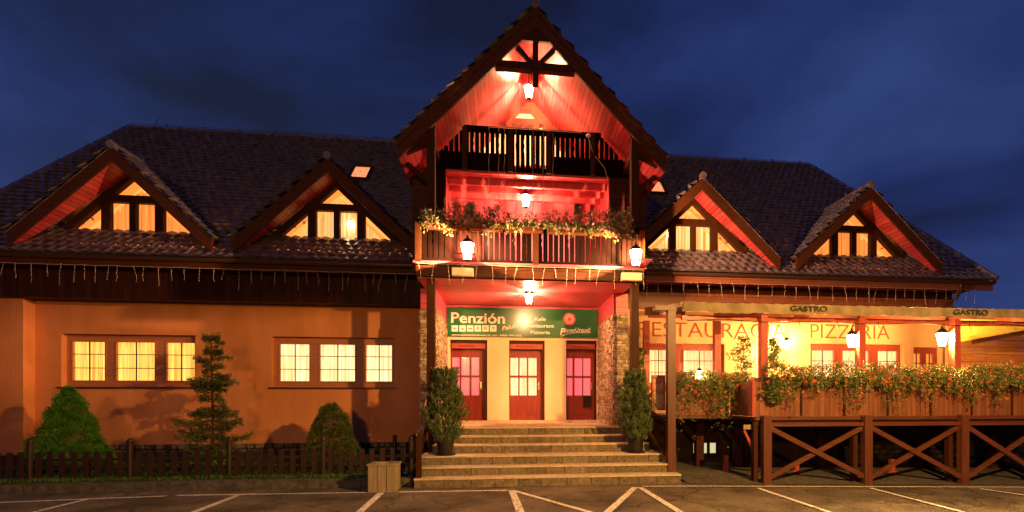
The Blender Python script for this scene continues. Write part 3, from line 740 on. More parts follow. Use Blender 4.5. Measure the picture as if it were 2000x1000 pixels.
# main gable back wall (upper room) with triangular window
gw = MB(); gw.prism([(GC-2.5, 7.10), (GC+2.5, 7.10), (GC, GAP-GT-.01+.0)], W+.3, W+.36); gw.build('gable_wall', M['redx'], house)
Yg = W+.02
def gpt(px, py): p = at(px, py, W); return (p.x, p.z)
gf = MB()
def gq(pts, y0, y1): gf.prism([gpt(*p) for p in pts], y0, y1)
gq([(893, 303), (922, 305), (1004, 213), (1001, 199)], Yg, Yg+.25); gq([(1140, 310), (1113, 308), (1037, 213), (1043, 199)], Yg, Yg+.25)
gq([(1001, 199), (1004, 212), (1037, 213), (1043, 199)], Yg+.001, Yg+.249)
gq([(989, 229), (979, 238), (1062, 241), (1053, 231)], Yg+.002, Yg+.248)
gq([(989, 238), (989, 320), (1000, 320), (1000, 238)], Yg+.003, Yg+.247); gq([(1041, 239), (1041, 320), (1053, 320), (1053, 239)], Yg+.003, Yg+.247)
gq([(1017, 241), (1017, 320), (1023, 320), (1023, 241)], Yg+.05, Yg+.2); gq([(1000, 238), (1000, 242), (1041, 243), (1041, 239)], Yg+.01, Yg+.2)
gfo = gf.build('gable_window', M['redframe'], house)
MB().poly([(gpt(*p)[0], Yg+.22, gpt(*p)[1]) for p in ((915, 315), (1120, 315), (1040, 210), (1002, 210))]).build('pane', M['gablelit'], gfo)
# upper balcony floor, first balcony room
B(PL+.1, PR-.1, YP+.101, W+.3, 6.96, 7.10).build('upper_floor', M['redbeam'], house)
B(OX1+.001, OX1+.08, YP+.101, W, 4.55, 6.95).build('room_lining', M['redx'], house); B(OX0-.08, OX0-.001, YP+.101, W, 4.55, 6.95).build('room_lining', M['redx'], house)
B(OX0-.08, OX1+.08, W-.0, W+.1, 4.3, 7.0).build('room_wall', M['redx'], house)
cb = MB()
for i, y in enumerate((12.15, 12.55, 12.95)): cb.box(OX0+.001, OX1-.001, y, y+.09, 6.83-.0*i, 6.958)
cb.build('ceiling_beam', M['redbeam'], house)
bw0 = at(925, 415, W-.05); bw1 = at(1155, 425, W-.05)
bf = MB().box(-.9, 1.95, W-.06, W-.001, 6.14, 6.34); bf.box(-.9, -.8, W-.06, W-.001, 4.6, 6.14); bf.box(1.85, 1.95, W-.06, W-.001, 4.6, 6.14); bf.box(.45, .6, W-.06, W-.001, 4.6, 6.14)
bfo = bf.build('balcony_door', M['beam'], house)
for a, b in ((-.8, .45), (.6, 1.85)): B(a+.02, b-.02, W-.03, W-.002, 4.6, 6.12).build('pane', M['pinkpane'], bfo)
for px_ in (918, 1128):
    p = at(px_, 407, W-.15); B(p.x-.08, p.x+.08, W-.2, W-.01, p.z-.13, p.z+.13).build('loudspeaker', M['iron'], house)

def railing(name, x0, x1, y, z0, z1, solid_to, posts, topclip=None, long_slit=None, mat=None, gap=.026, pw=.092):
    m = MB(); o = None
    x = x0
    i = 0
    while x < x1-.01:
        b = min(x+pw, x1); mid = (x+b)/2
        zt = z1 if not topclip else min(z1, topclip(mid)-.02)
        zb = z0
        if zt > zb+.05:
            # picket with a waisted profile every fourth slit
            if i % 5 == 2:
                m.prism([(x, zb), (b, zb), (b, zb+(zt-zb)*.45), (b-.022, zb+(zt-zb)*.55), (b, zb+(zt-zb)*.65), (b-.022, zb+(zt-zb)*.75), (b, zb+(zt-zb)*.85), (b, zt), (x, zt)], y, y+.03)
            elif topclip: m.prism([(x, zb), (b, zb), (b, max(zb+.01, min(z1, topclip(b)))), (x, max(zb+.01, min(z1, topclip(x))))], y, y+.03)
            else: m.box(x, b, y, y+.03, zb, zt)
        x += pw+gap; i += 1
    o = m.build(name, M['picket_dark'], house)
    r = MB()
    if topclip:
        xs_ = [x0+(x1-x0)*i/2 for i in range(3)]
        a = x0
        lo = next(v/100 for v in range(int(x0*100), int(x1*100)) if topclip(v/100) > z1+.02); hi = next(v/100 for v in range(int(x1*100), int(x0*100), -1) if topclip(v/100) > z1+.02)
        r.box(lo, hi, y-.05, y+.08, z1-.04, z1+.06)
        # solid boarding beneath the slits, following the roof line
        st = solid_to
        def xu(z, s): return GC+s*(GAP-GT-.03-z)/GS
        zz = st
        for a, b, s2 in long_slit:
            nn_ = 24; tops = [(a+(b-a)*q/nn_, max(z0, min(s2, topclip(a+(b-a)*q/nn_)))) for q in range(nn_+1)]
            pts = [(a, z0-.002), (b, z0-.002)]+tops[::-1]
            r.prism(pts, y-.018, y-.002)
    else:
        r.box(x0, x1, y-.05, y+.08, z1-.04, z1+.05); r.box(x0, x1, y-.02, y+.06, z0-.02, z0+.07)
        if solid_to: r.box(x0, x1, y-.02, y-.001, z0, solid_to)
    r.build('handrail', M['picket_dark'], o)
    for p in posts: B(p-.06, p+.06, y-.06, y+.07, z0-.02, z1+.02).build('newel', M['beam'], o)
    return o
nx0, nx1 = at(997, 300, YP).x, at(1071, 300, YP).x
railing('balcony_railing', GC-2.30, GC+2.30, YP-.06, 7.02, 7.97, 7.42, (-.98, nx0, nx1, 2.02), topclip=under,
        long_slit=[(GC-2.45, nx0-.06, 7.42), (nx1+.06, GC+2.45, 7.42), (nx0+.06, nx1-.06, 7.12)])
Y1 = 10.72
B(-1.90, 2.98, Y1, YP+.1, 4.27, 4.52).build('balcony_slab', M['beamx'], house)
B(-1.94, 3.02, Y1-.10, YP, 4.521, 4.56).build('balcony_floor', M['redbeam'], house)
pcx = at(1046, 480, Y1).x
railing('balcony_railing', -1.88, 2.96, Y1-.04, 4.56, 5.36, None, (-1.84, pcx, 2.92), gap=.021, pw=.094)
# side rails
sr = MB()
for X in (-1.88, 2.94):
    y = Y1+.05
    while y < YP-.08: sr.box(X, X+.03, y, y+.085, 4.57, 5.33); y += .12
    sr.box(X-.03, X+.06, Y1+.05, YP-.001, 5.331, 5.40)
sr.build('side_railing', M['beam'], house)
# porch ceiling
B(-1.9, 2.8, YP+.11, WD+.3, 4.37, 4.42).build('porch_ceiling', M['redx'], house)
pc = MB()
for y in [10.85+.13*i for i in range(23)]: pc.box(-1.9, 2.8, y, y+.118, 4.25, 4.268)
pc.build('porch_ceiling', M['redbeam'], house)
# lantern shelves, and pale blocks imitating lamplight on the slab fascia
for px_ in (904, 1233):
    p = at(px_, 533, Y1-.06); B(p.x-.22, p.x+.22, Y1-.12, Y1-.001, 4.27, 4.43).build('lit_fascia_block', M['cream'], house)
    B(p.x-.14, p.x+.30, Y1-.64, Y1-.101, 4.565, 4.59).build('lantern_shelf', M['redbeam'], house)

# ------------------------------------------------------------------ lanterns
def lantern(c, s, label, mode, power, color=(1, .50, .2), glow=None, group=None):
    root = thing('lantern', (c.x, c.y, c.z), label, 'lantern', group)
    k = 6
    MB().lathe(c, [(.052*s, -.13*s), (.095*s, .10*s)], k).build('lamp_glass', glow or M['lampglass'], root)
    fr = MB()
    for j in range(k):
        t = 2*math.pi*j/k
        fr.tube([(c.x+.055*s*math.cos(t), c.y+.055*s*math.sin(t), c.z-.135*s), (c.x+.10*s*math.cos(t), c.y+.10*s*math.sin(t), c.z+.105*s)], .006*s, 4)
    fr.lathe((c.x, c.y, c.z-.15*s), [(.03*s, 0), (.06*s, .015*s), (.056*s, .02*s)], 6)
    fr.build('cage', M['iron'], root)
    MB().lathe((c.x, c.y, c.z+.105*s), [(.115*s, 0), (.11*s, .012*s), (.05*s, .07*s), (.02*s, .09*s), (.012*s, .13*s)], 6).build('cap', M['iron'], root)
    if mode[0] == 'hang':
        MB().tube([(c.x, c.y, c.z+.22*s), (c.x, c.y, mode[1])], .008, 5).build('chain', M['iron'], root)
    elif mode[0] == 'stand':
        MB().lathe((c.x, c.y, mode[1]), [(.06, 0), (.05, .01), (.012, .03), (.012, c.z-.14*s-mode[1])], 10).build('foot', M['iron'], root)
    elif mode[0] == 'arm':
        q = Vector(mode[1]); a = Vector((c.x, c.y, c.z+.24*s))
        pts = [a+Vector((0, 0, 0)), a+Vector((0, 0, .05))+(q-a)*.1, a+(q-a)*.5+Vector((0, 0, .12)), q]
        MB().tube([Vector((c.x, c.y, c.z+.2*s))]+pts, .009, 6).build('arm', M['iron'], root)
    ld = bpy.data.lights.new('bulb', 'POINT'); ld.energy = power; ld.color = color; ld.shadow_soft_size = .014
    lo = bpy.data.objects.new('bulb', ld); C.objects.link(lo); lo.parent = root; lo.location = (0, 0, -.01)
    return root
WARM = (1, .48, .22)
pL = at(913, 490, Y1-.52); pR = at(1242, 503, Y1-.52)
lantern(pL, 1.35, 'bright lantern on the balcony edge nearer the left wing, above the word Penzión', ('stand', 4.591), LANT_W, WARM, group='lanterns of the entrance gable')
lantern(pR, 1.35, 'bright lantern on the balcony corner above the right stone pier', ('stand', 4.591), LANT_W, WARM, group='lanterns of the entrance gable')
lantern(at(1033, 583, 12.0), 1.0, 'lantern hanging from the porch ceiling in front of the green sign', ('hang', 4.25), ROOM_W*1.4, WARM, group='lanterns of the entrance gable')
lantern(at(1027, 392, 12.45), 1.15, 'lantern hanging in the red middle balcony behind the flower boxes', ('hang', 6.955), ROOM_W*.9, WARM, group='lanterns of the entrance gable')
lantern(at(1033, 180, 12.1), 1.15, 'topmost lantern, hanging high under the gable peak', ('hang', GAP-GT), ROOM_W*1.15, WARM, group='lanterns of the entrance gable')
TW = (1, .55, .16)
l1 = at(1537, 673, 12.85); lantern(l1, 1.0, 'wall lantern beside the yellow lit patch of terrace wall', ('arm', (l1.x+.02, W-.01, l1.z+.2)), TERR_W, TW, group='lanterns of the terrace')
l2 = at(1663, 665, 10.45); lantern(l2, 1.15, 'terrace lantern hanging in front of the word PIZZERIA', ('arm', (l2.x+.19, 10.35, l2.z+.36)), TERR_W, TW, group='lanterns of the terrace')
l3 = at(1840, 662, 10.45); lantern(l3, 1.25, 'rightmost terrace lantern, on a curled arm above the flowers', ('arm', (l3.x+.19, 10.35, l3.z+.38)), TERR_W*1.5, TW, group='lanterns of the terrace')
l4 = at(1366, 731, 11.1); lantern(l4, .75, 'small lantern standing in for a window reflection low among the terrace blossoms', ('stand', l4.z-.35), TERR_W*.35, WARM, group='lanterns of the terrace')  # added lantern in place of one mirrored in the window
for px_, py_, lab in ((685, 438, 'glowing globe standing in for a lamp reflection in the dormer left of the tall gable'), (1308, 458, 'glowing globe standing in for a lamp reflection in the dormer right of the tall gable')):
    p = at(px_, py_, YW+.16); t = thing('reflection_globe', p, lab, 'lamp', 'globes for the dormer pane reflections')  # glowing globe added in place of a lamp reflected in the pane
    MB().lathe(p, [(.02, -.085), (.06, -.065), (.085, -.02), (.085, .02), (.06, .065), (.02, .085)], 14).build('globe', M['globe'], t, smooth=True)
    MB().tube([(p.x, p.y, p.z+.08), (p.x, p.y+.02, p.z+.16)], .008).build('stem', M['iron'], t)

# street lamp in the parking lot (throws the long shadows on the left wall)
sp = thing('street_lamp', (6.1, 1.6, gz2(6.1)), 'tall sodium street lamp standing in the parking lot outside the picture', 'street lamp')
MB().tube([(6.1, 1.6, gz2(6.1)), (6.1, 1.6, 3), (6.1, 1.6, 5.3)], .07, 10, .04).tube([(6.1, 1.6, 5.25), (6.08, 1.8, 5.45), (6.0, 2.2, 5.5)], .03, 8).build('pole', M['iron'], sp, smooth=True)
B(5.87, 6.13, 2.1, 2.6, 5.42, 5.52).build('lamp_head', M['iron'], sp)
B(5.9, 6.1, 2.15, 2.55, 5.38, 5.415).build('lamp_glass', M['streetglass'], sp)
ld = bpy.data.lights.new('bulb', 'SPOT'); ld.energy = STREET_W; ld.color = (1, .50, .13); ld.shadow_soft_size = .10; ld.spot_size = R(174); ld.spot_blend = .06
lo = bpy.data.objects.new('bulb', ld); C.objects.link(lo); lo.parent = sp; lo.location = (-.10, .75, 5.25-gz2(6.1))

s2 = copy_tree(sp, (-9.5, -13.6, .06)); s2['label'] = 'unseen sodium fill lamp added far behind the viewer to soften the shadows'  # unseen second lamp, added as warm fill for the wall shadows
sp['group'] = 'street lamps of the parking lot'; s2['group'] = 'street lamps of the parking lot'
for o in s2.children:
    if o.type == 'LIGHT':
        ld = bpy.data.lights.new('bulb', 'POINT'); ld.energy = FILL_W; ld.color = (1, .46, .11); ld.shadow_soft_size = .35; o.data = ld

# ------------------------------------------------------------------ signs
SY = WD-.09; sx0, sx1 = at(873, 600, SY).x, at(1167, 600, SY).x; sz0, sz1 = kz(3.34), kz(4.09)
sg = thing('sign_board', (sx0, SY, sz0), 'long green sign board reading Penzión above the three doors', 'sign')
B(sx0, sx1, SY, SY+.05, sz0, sz1).build('panel', M['signgreen'], sg)
def S(px, py): return at(px, py, SY)
sc_ = 13.2/975
def stext(s, x0, x1, yb, size, mat='white', **k):
    a, b = S(x0, yb), S(x1, yb); return text(s, 'lettering', M[mat], sg, (a.x, SY-.006, a.z), size, b.x-a.x, **k)
stext('Penzión', 881, 986, 630, .40, bold=.016)
stext('www.penzionpalusak.sk, tel.: 0905 700 532', 882, 1019, 655.5, .068, bold=.008)
stext('Palušák', 981, 1021, 646, .17, shear=.35, rot=R(14), bold=.004)
stext('Kafe', 1044, 1066, 626, .13, bold=.014); stext('Restaurant', 1029, 1082, 639, .13, bold=.014); stext('Pizzeria', 1036, 1074, 652, .13, bold=.014)
stext('P', 1094, 1103, 654, .27, shear=.25, bold=.01); stext('ilsner', 1102, 1125, 649.5, .17, shear=.1, bold=.008, rot=R(4)); stext('Urquell', 1124, 1153, 648, .17, shear=.1, bold=.008)
sw = MB(); pts = [(1096, 657), (1103, 653.5), (1115, 650.5), (1130, 649.3), (1145, 650), (1154, 649.5)]
pp = [S(*q) for q in pts]; sw.tube([p+Vector((0, -.004, 0)) for p in pp], .008, 4); sw.build('lettering', M['white'], sg)
ce = S(1112, 623)
def disc(r, y, n=28, wob=0): return MB().prism([(ce.x+(r+wob*math.sin(j*5))*math.cos(2*math.pi*j/n), ce.z+(r+wob*math.sin(j*5))*math.sin(2*math.pi*j/n)) for j in range(n)], y, SY-.001)
disc(.175, SY-.006, wob=.006).build('emblem', M['sealred'], sg); disc(.14, SY-.010).build('emblem', M['sealpink'], sg); disc(.125, SY-.013).build('emblem', M['sealred'], sg); disc(.115, SY-.016).build('emblem', M['sealpink'], sg)
em = MB(); em.prism([(ce.x-.05, ce.z-.06), (ce.x+.05, ce.z-.06), (ce.x+.05, ce.z+.0), (ce.x+.02, ce.z+.05), (ce.x-.03, ce.z+.04)], SY-.018, SY-.0165); em.build('emblem', M['sealred'], sg)
for i in range(6):
    a, b = S(882+15*i, 647.5), S(894.5+15*i, 635.5)
    pc_ = B(a.x, b.x, SY-.008, SY-.001, a.z, b.z).build('pictogram', M['white'], sg)
    cx, cz = (a.x+b.x)/2, (a.z+b.z)/2; mm = MB(); y0, y1 = SY-.012, SY-.0085
    if i == 0: mm.prism([(cx+.035*math.cos(t*.9)*(1 if t % 2 else .5), cz+.03*math.sin(t*.9)*(1 if t % 2 else .5)) for t in range(7)], y0, y1)
    elif i == 1: mm.prism([(cx-.035, cz), (cx-.022, cz-.032), (cx+.022, cz-.032), (cx+.035, cz)], y0, y1)
    elif i == 2: mm.box(cx-.055, cx+.055, y0, y1, cz-.016, cz-.004); mm.box(cx-.055, cx-.045, y0, y1, cz-.003, cz+.015); mm.box(cx-.02, cx+.05, y0, y1, cz-.003, cz+.008)
    elif i == 4: [mm.box(cx-.045+.03*q, cx-.025+.03*q, y0, y1, cz-.035+.03*r, cz-.015+.03*r) for q in range(3) for r in range(3)]
    elif i == 5: mm.prism([(cx-.05, cz+.01), (cx, cz+.04), (cx+.05, cz+.01)], y0, y1); mm.box(cx-.008, cx+.008, y0, y1, cz-.04, cz+.009)
    if i == 3: text('P', 'symbol', M['darktext'], pc_, (cx-.022, SY-.012, cz-.038), .10, .045, bold=.02)
    else: mm.build('symbol', M['darktext'], pc_)
# wall lettering
a = at(1246, 655, W); b = at(1535, 655, W); text('REŠTAURÁCIA', 'wall_lettering', M['redletter'], house, (a.x, W-.004, 3.40), .60, b.x-a.x, bold=-.012)
a = at(1583, 655, W); b = at(1737, 655, W); text('PIZZERIA', 'wall_lettering', M['redletter'], house, (a.x, W-.004, 3.42), .60, b.x-a.x, bold=-.012)

# ------------------------------------------------------------------ steps
st = thing('entrance_steps', (.9, 10.1, -.07), 'wide block stone steps climbing to the three doors', 'steps')
FL_ = FL; ST = [(-1.82, 3.60, 10.06, .12), (-1.81, 3.47, 10.38, .30), (-1.81, 3.38, 10.66, .49), (-1.62, 3.22, 11.12, .68), (-1.60, 3.10, 11.42, .85), (-1.60, 2.98, 11.72, 1.03)]
zp = -.10
for i, (x0, x1, y, z) in enumerate(ST):
    rs = MB(); x = x0
    while x < x1-.02:
        ww = min(rnd.uniform(.38, .62), x1-x)
        if x1-(x+ww) < .15: ww = x1-x
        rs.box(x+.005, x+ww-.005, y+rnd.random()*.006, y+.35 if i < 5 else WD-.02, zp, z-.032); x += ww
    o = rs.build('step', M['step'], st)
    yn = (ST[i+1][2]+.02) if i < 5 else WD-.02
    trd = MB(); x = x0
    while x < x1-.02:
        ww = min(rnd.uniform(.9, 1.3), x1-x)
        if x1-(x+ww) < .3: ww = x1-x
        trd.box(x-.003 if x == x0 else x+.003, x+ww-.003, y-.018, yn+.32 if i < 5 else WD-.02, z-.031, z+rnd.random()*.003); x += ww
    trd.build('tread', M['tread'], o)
    if i == 0: B(x0+.02, x1-.02, y+.30, WD-.03, -.15, z-.06).build('core', M['mortar'], st)
    else: B(x0+.02, x1-.02, y+.30, WD-.03, zp-.1, z-.06).build('core', M['mortar'], st)
    zp = z-.034+.0
B(-1.62, 2.6, 13.45, WD-.012, 1.035, FL+.002).build('threshold', M['tread'], st)

# handrail on the left of the steps
hr = thing('step_handrail', (-1.75, 10.2, .12), 'dark timber handrail with a thin metal rail at the left of the steps', 'handrail')
for y, z0, z1 in ((10.2, .12, 1.02), (11.75, .3, 1.98)): B(-1.80, -1.70, y-.05, y+.05, z0, z1).build('newel', M['beam'], hr)
MB().tube([(-1.78, 10.12, .98), (-1.78, 11.8, 1.98)], .022, 8).build('grip', M['steel'], hr)
MB().beam((-1.75, 10.25, .55), (-1.75, 11.7, 1.35), .05, .09).build('rail', M['beam'], hr)

# ------------------------------------------------------------------ foliage
def leaf(mb, p, d, ln, wd):
    """a small pointed leaf from p along d"""
    d = Vector(d); 
    s = d.cross(Vector((rnd.uniform(-1, 1), rnd.uniform(-1, 1), rnd.uniform(-1, 1))))
    if s.length < 1e-5: return
    d = d.normalized()*ln; s = s.normalized()*wd/2; n = len(mb.v)
    mb.v += [tuple(p), tuple(p+d*.5+s), tuple(p+d), tuple(p+d*.5-s)]; mb.f.append((n, n+1, n+2, n+3))
def rv(): 
    while True:
        v = Vector((rnd.uniform(-1, 1), rnd.uniform(-1, 1), rnd.uniform(-1, 1)))
        if .05 < v.length < 1: return v.normalized()
def cone_shrub(base_, rad, h, mat, label, clumps, crs, per, lsize, top=.08, bulge=.6, name='conical_shrub'):
    t = thing(name, base_, label, 'shrub')
    cr = MB()
    for i in range(clumps):
        f = i/clumps; f = 1-(1-f)**.75 if False else f
        zf = rnd.random()**1.25; a = rnd.uniform(0, 6.283)
        r = rad*((1-zf)**bulge)*(1+.09*math.sin(a*3+zf*9)+.05*math.sin(a*7))+top*.3
        c = Vector(base_)+Vector((r*math.cos(a), r*math.sin(a), .05+zf*h)); cs = crs*rnd.choice((.5, .7, .9, 1.15))*(1 if zf < .9 else .6)
        ax = Vector((math.cos(a), math.sin(a), .55)).normalized()
        for _ in range(per):
            v = (rv()+ax*.7).normalized(); leaf(cr, c+v*cs*rnd.uniform(.35, 1)-ax*cs*.2, v+Vector((0, 0, .25)), lsize*rnd.uniform(.6, 1.2), lsize*.42)
    cr.build('crown', mat, t)
    # dark twiggy heart
    MB().lathe(base_, [(rad*.82*((1-z)**bulge)+.02, z*h*.97) for z in (0, .1, .25, .4, .55, .7, .85, .97)], 14).build('inner_twigs', M['bark'], t, smooth=True)
    return t
b1 = at(139, 900, 11.8); cone_shrub((b1.x, 11.75, .25), .63, 1.60, M['dwarf'], 'large bright green conical dwarf spruce at the left end of the lawn', 420, .15, 170, .030, bulge=.85)
b2_ = at(647, 900, 11.9); cone_shrub((b2_.x, 11.9, .25), .52, 1.26, M['dwarf2'], 'small olive green egg shaped conifer between the spruce tree and the steps', 360, .12, 150, .032, bulge=.6)
def spruce(base_, h):
    t = thing('spruce_tree', base_, 'young sparse spruce tree standing in front of the left wall between two windows', 'tree')
    tb = MB().tube([Vector(base_)+Vector((.02*math.sin(z*5), 0, z*h)) for z in (0, .2, .4, .6, .8, 1.0)], .045, 7, .008); tb.build('trunk', M['bark'], t)
    br = MB(); nd = MB()
    zs = [(.07, .80), (.14, .84), (.22, .80), (.27, .74), (.33, .82), (.385, .62), (.43, .60), (.50, .34), (.555, .62), (.60, .66), (.64, .46), (.70, .26), (.745, .32), (.80, .40), (.84, .26), (.88, .18), (.95, .26), (.975, .20)]
    for zf, rr in zs:
        nb = 8 if zf < .66 else 5
        for j in range(nb):
            a = j*6.283/nb+rnd.uniform(-.35, .35)+zf*7; r = .80*rr*rnd.uniform(.45, 1.15)
            p0 = Vector(base_)+Vector((0, 0, zf*h+rnd.uniform(-.07, .07))); dr = Vector((math.cos(a), math.sin(a), 0))
            sag = (-.14 if zf < .5 else .12)+rnd.uniform(-.10, .14)
            P_ = [p0+dr*r*s+Vector((0, 0, (sag*math.sin(s*2.6)+.06*s*s)*r)) for s in (0, .25, .5, .75, 1)]
            br.tube(P_, .010, 4, .003)
            nn = int(r*135)+10; sd = Vector((-dr.y, dr.x, 0))
            for _ in range(nn):
                s = rnd.uniform(.12, 1); q = min(3, int(s*4)); pp = P_[q].lerp(P_[q+1], s*4-q)
                side = rnd.choice((-1, 1)); wd = .36*r*(1-s)*.9+.045
                tw = sd*side*rnd.uniform(0, wd)+dr*wd*.25
                pt = pp+tw+Vector((0, 0, rnd.gauss(0, .035)-.15*wd*rnd.random()))
                for _k in range(6): leaf(nd, pt+rv()*.014, (tw.normalized()*.5+dr*.8+rv()*.7), .052, .010)
    br.build('branches', M['bark'], t); nd.build('crown', M['spruce'], t)
tp = at(414, 880, 11.85); spruce((tp.x, 11.85, .25), 2.87)
# low ground cover near the spruce
gc = MB()
for i in range(2600):
    x = tp.x+rnd.gauss(-.1, .33); y = 11.5+rnd.gauss(0, .2); z = lawn_z(x, y)+rnd.uniform(0, .32)*max(0, 1-abs(x-tp.x+.1)/.85)
    leaf(gc, Vector((x, y, z)), rv()+Vector((0, 0, .5)), .05, .022)
props(gc.build('low_juniper', M['dwarf'], loc=(tp.x, 11.5, .25)), 'low yellow green ground shrub at the foot of the spruce', 'shrub')
def thuja(base_, h, rad, label, potr):
    t = thing('potted_thuja', base_, label, 'potted plant', 'potted thujas on the steps')
    ph = .33
    MB().lathe(base_, [(potr*.78, 0), (potr*1.0, ph-.05), (potr*1.08, ph-.05), (potr*1.08, ph), (potr*.9, ph-.01)], 20).build('pot', M['pot'], t, smooth=False)
    MB().lathe((base_[0], base_[1], base_[2]+.001), [(potr*1.15, 0), (potr*1.2, .03), (potr*1.1, .03)], 20).build('saucer', M['pot'], t)
    cr = MB(); b0 = Vector(base_)+Vector((0, 0, ph-.05)); H_ = h-ph
    stem = MB().tube([b0, b0+Vector((0, 0, H_*.7))], .02, 6, .008); stem.build('trunk', M['bark'], t)
    for i in range(820):
        zf = rnd.random(); a = rnd.uniform(0, 6.283)
        prof = math.sin(min(1, zf*1.0+.18)*math.pi*.86)**.7 if zf < 1 else 0
        r = rad*prof*(1+.15*math.sin(a*3+zf*6))*rnd.uniform(.35, 1.0)
        p = b0+Vector((r*math.cos(a), r*math.sin(a), zf*H_*.93)); dr = Vector((math.cos(a)*.55, math.sin(a)*.55, 1)).normalized()
        L_ = rnd.uniform(.09, .17); sd = dr.cross(rv()).normalized()
        for q in range(16):     # a flat feathery spray
            s = q/16; side = 1 if q % 2 else -1
            leaf(cr, p+dr*L_*s, (dr+sd*side*.9+rv()*.2), .058*(1-s*.5), .016)
            leaf(cr, p+dr*L_*s+sd*side*.02, (dr+sd*side*.5+rv()*.3), .048*(1-s*.4), .015)
    cr.build('crown', M['thuja'], t)
pl_ = at(870, 882, 10.90); thuja((pl_.x, 10.89, .49), 1.92, .40, 'potted thuja on the left side of the steps, in front of the left pier', .185)
pr__ = at(1241, 880, 10.90); thuja((pr__.x, 10.89, .49), 1.92, .38, 'potted thuja on the right side of the steps, in front of the right pier', .185)

def geraniums(name, x0, x1, y, z, label, group, depth=.22, up=.28, down=.35, dens=330, bloom=26, mat='bloom', cat='flower box', axis='x', boxh=.16, hang=None):
    t = thing(name, ((x0+x1)/2, y, z), label, cat, group)
    B(x0+.03, x1-.03, y-.09, y+.09, z-boxh, z).build('trough', M['barge'], t)
    lf = MB(); bl = MB(); st_ = MB()
    L_ = x1-x0
    cl = []; x = x0+.04
    while x < x1-.02:
        cl.append((x, rnd.uniform(.55, 1.12), rnd.uniform(.35, 1.25), rnd.uniform(.3, 1.6))); x += rnd.uniform(.10, .22)
    def pick(): return rnd.choice(cl)
    for i in range(int(dens*L_)):
        cx_, hf, df, bf = pick(); x = max(x0-.03, min(x1+.03, cx_+rnd.gauss(0, .075)))
        if rnd.random() < .6: p = Vector((x+rnd.gauss(0, .02), y+rnd.gauss(0, depth*.5), z+rnd.uniform(-.02, up*hf)))
        else: p = Vector((x, y-depth*rnd.uniform(.4, 1.05), z-abs(rnd.gauss(0, .5))*down*df))
        for _ in range(6):
            q = p+rv()*.045; leaf(lf, q, rv()+Vector((0, -.3, .1)), .036*rnd.uniform(.6, 1.4), .028)
    for i in range(int(len(cl)*4)):     # thin stalks standing above or trailing below the clump
        cx_, hf, df, bf = pick(); tr_ = rnd.random() < .4; p = Vector((cx_+rnd.gauss(0, .05), y-(depth if tr_ else 0), z+(0 if tr_ else up*hf*.6)))
        q = p+Vector((rnd.uniform(-.07, .07), -.03, -down*df*rnd.uniform(.5, 1.1) if tr_ else up*hf*rnd.uniform(.4, .75)))
        lf.tube([p, p.lerp(q, .5)+rv()*.015, q], .003, 3)
        for k_ in range(7): leaf(lf, p.lerp(q, k_/6), rv(), .03, .022)
    for i in range(int(bloom*L_)):
        cx_, hf, df, bf = pick()
        if rnd.random() > bf: continue
        x = cx_+rnd.gauss(0, .07)
        if rnd.random() < .62: p = Vector((x, y-rnd.uniform(-.1, 1)*depth*.8, z+rnd.uniform(.15, 1.12)*up*hf))
        else: p = Vector((x, y-depth*rnd.uniform(.9, 1.25), z-rnd.random()*down*df*.9))
        R0 = rnd.uniform(.012, .027)
        for _ in range(22):
            v = rv(); leaf(bl, p+v*R0*.5, v, R0*.9, R0*.8)
        lf.tube([p-Vector((0, -.02, .08)), p], .002, 3)
    lf.build('foliage', M['geranium'], t); bl.build('blossoms', M[mat], t)
    return t
gg = 'flower boxes along the balcony rail'
for a, b, lab in ((830, 915, 'flower box at the left end of the balcony rail above the left lantern'), (915, 985, 'flower box in the left half of the balcony rail, next to the middle'), (990, 1062, 'sparse flower box at the middle of the balcony rail under the hanging lantern'), (1066, 1150, 'fullest pink flower box right of the balcony centre post'), (1150, 1232, 'flower box at the right end of the balcony rail beside the gable post')):
    q = lab.startswith('sparse')
    geraniums('flower_box', at(a, 430, Y1-.1).x, at(b, 430, Y1-.1).x, Y1-.13, 5.38, lab, gg, up=.20 if q else .36, down=.25, dens=260 if q else 460, bloom=50 if q else 110, mat='bloomp')

# ------------------------------------------------------------------ terrace
TY = 10.2; DKZ = 1.30
te = thing('terrace', (8.6, TY, 0), 'raised timber restaurant terrace on posts with crossed braces', 'terrace')
TX0 = at(1475, 735, TY).x; TX1 = 16.0
dk = MB()
dk.box(TX0-.02, TX1, TY-.02, 13.35, DKZ-.06, DKZ); dk.box(3.80, TX0-.021, 11.25, 13.35, DKZ-.06, DKZ)
dk.build('deck', M['deckrail'], te)
ed = MB().box(TX0-.03, TX1, TY-.06, TY-.021, DKZ-.07, DKZ+.01); ed.box(3.80, TX0-.031, 11.21, 11.249, DKZ-.07, DKZ+.01); ed.build('deck_edge', M['deckrail'], te)
B(TX0-.03, TX1, TY-.0, TY+.10, DKZ-.20, DKZ-.061).build('joist', M['beamx'], te)
TPX = [at(p, 900, TY-.12).x for p in (1496, 1692, 1880)]; TPX.append(TPX[2]+2.12); TPX.append(TPX[3]+2.1)
for X in TPX:
    B(X-.09, X+.09, TY-.20, TY-.061, gz2(X)-.05, DKZ+.03).build('support_post', M['deckpost'], te)
    B(X-.20, X-.10, TY+.02, TY+.14, gz2(X)-.05, DKZ-.21).build('support_post', M['beam'], te)
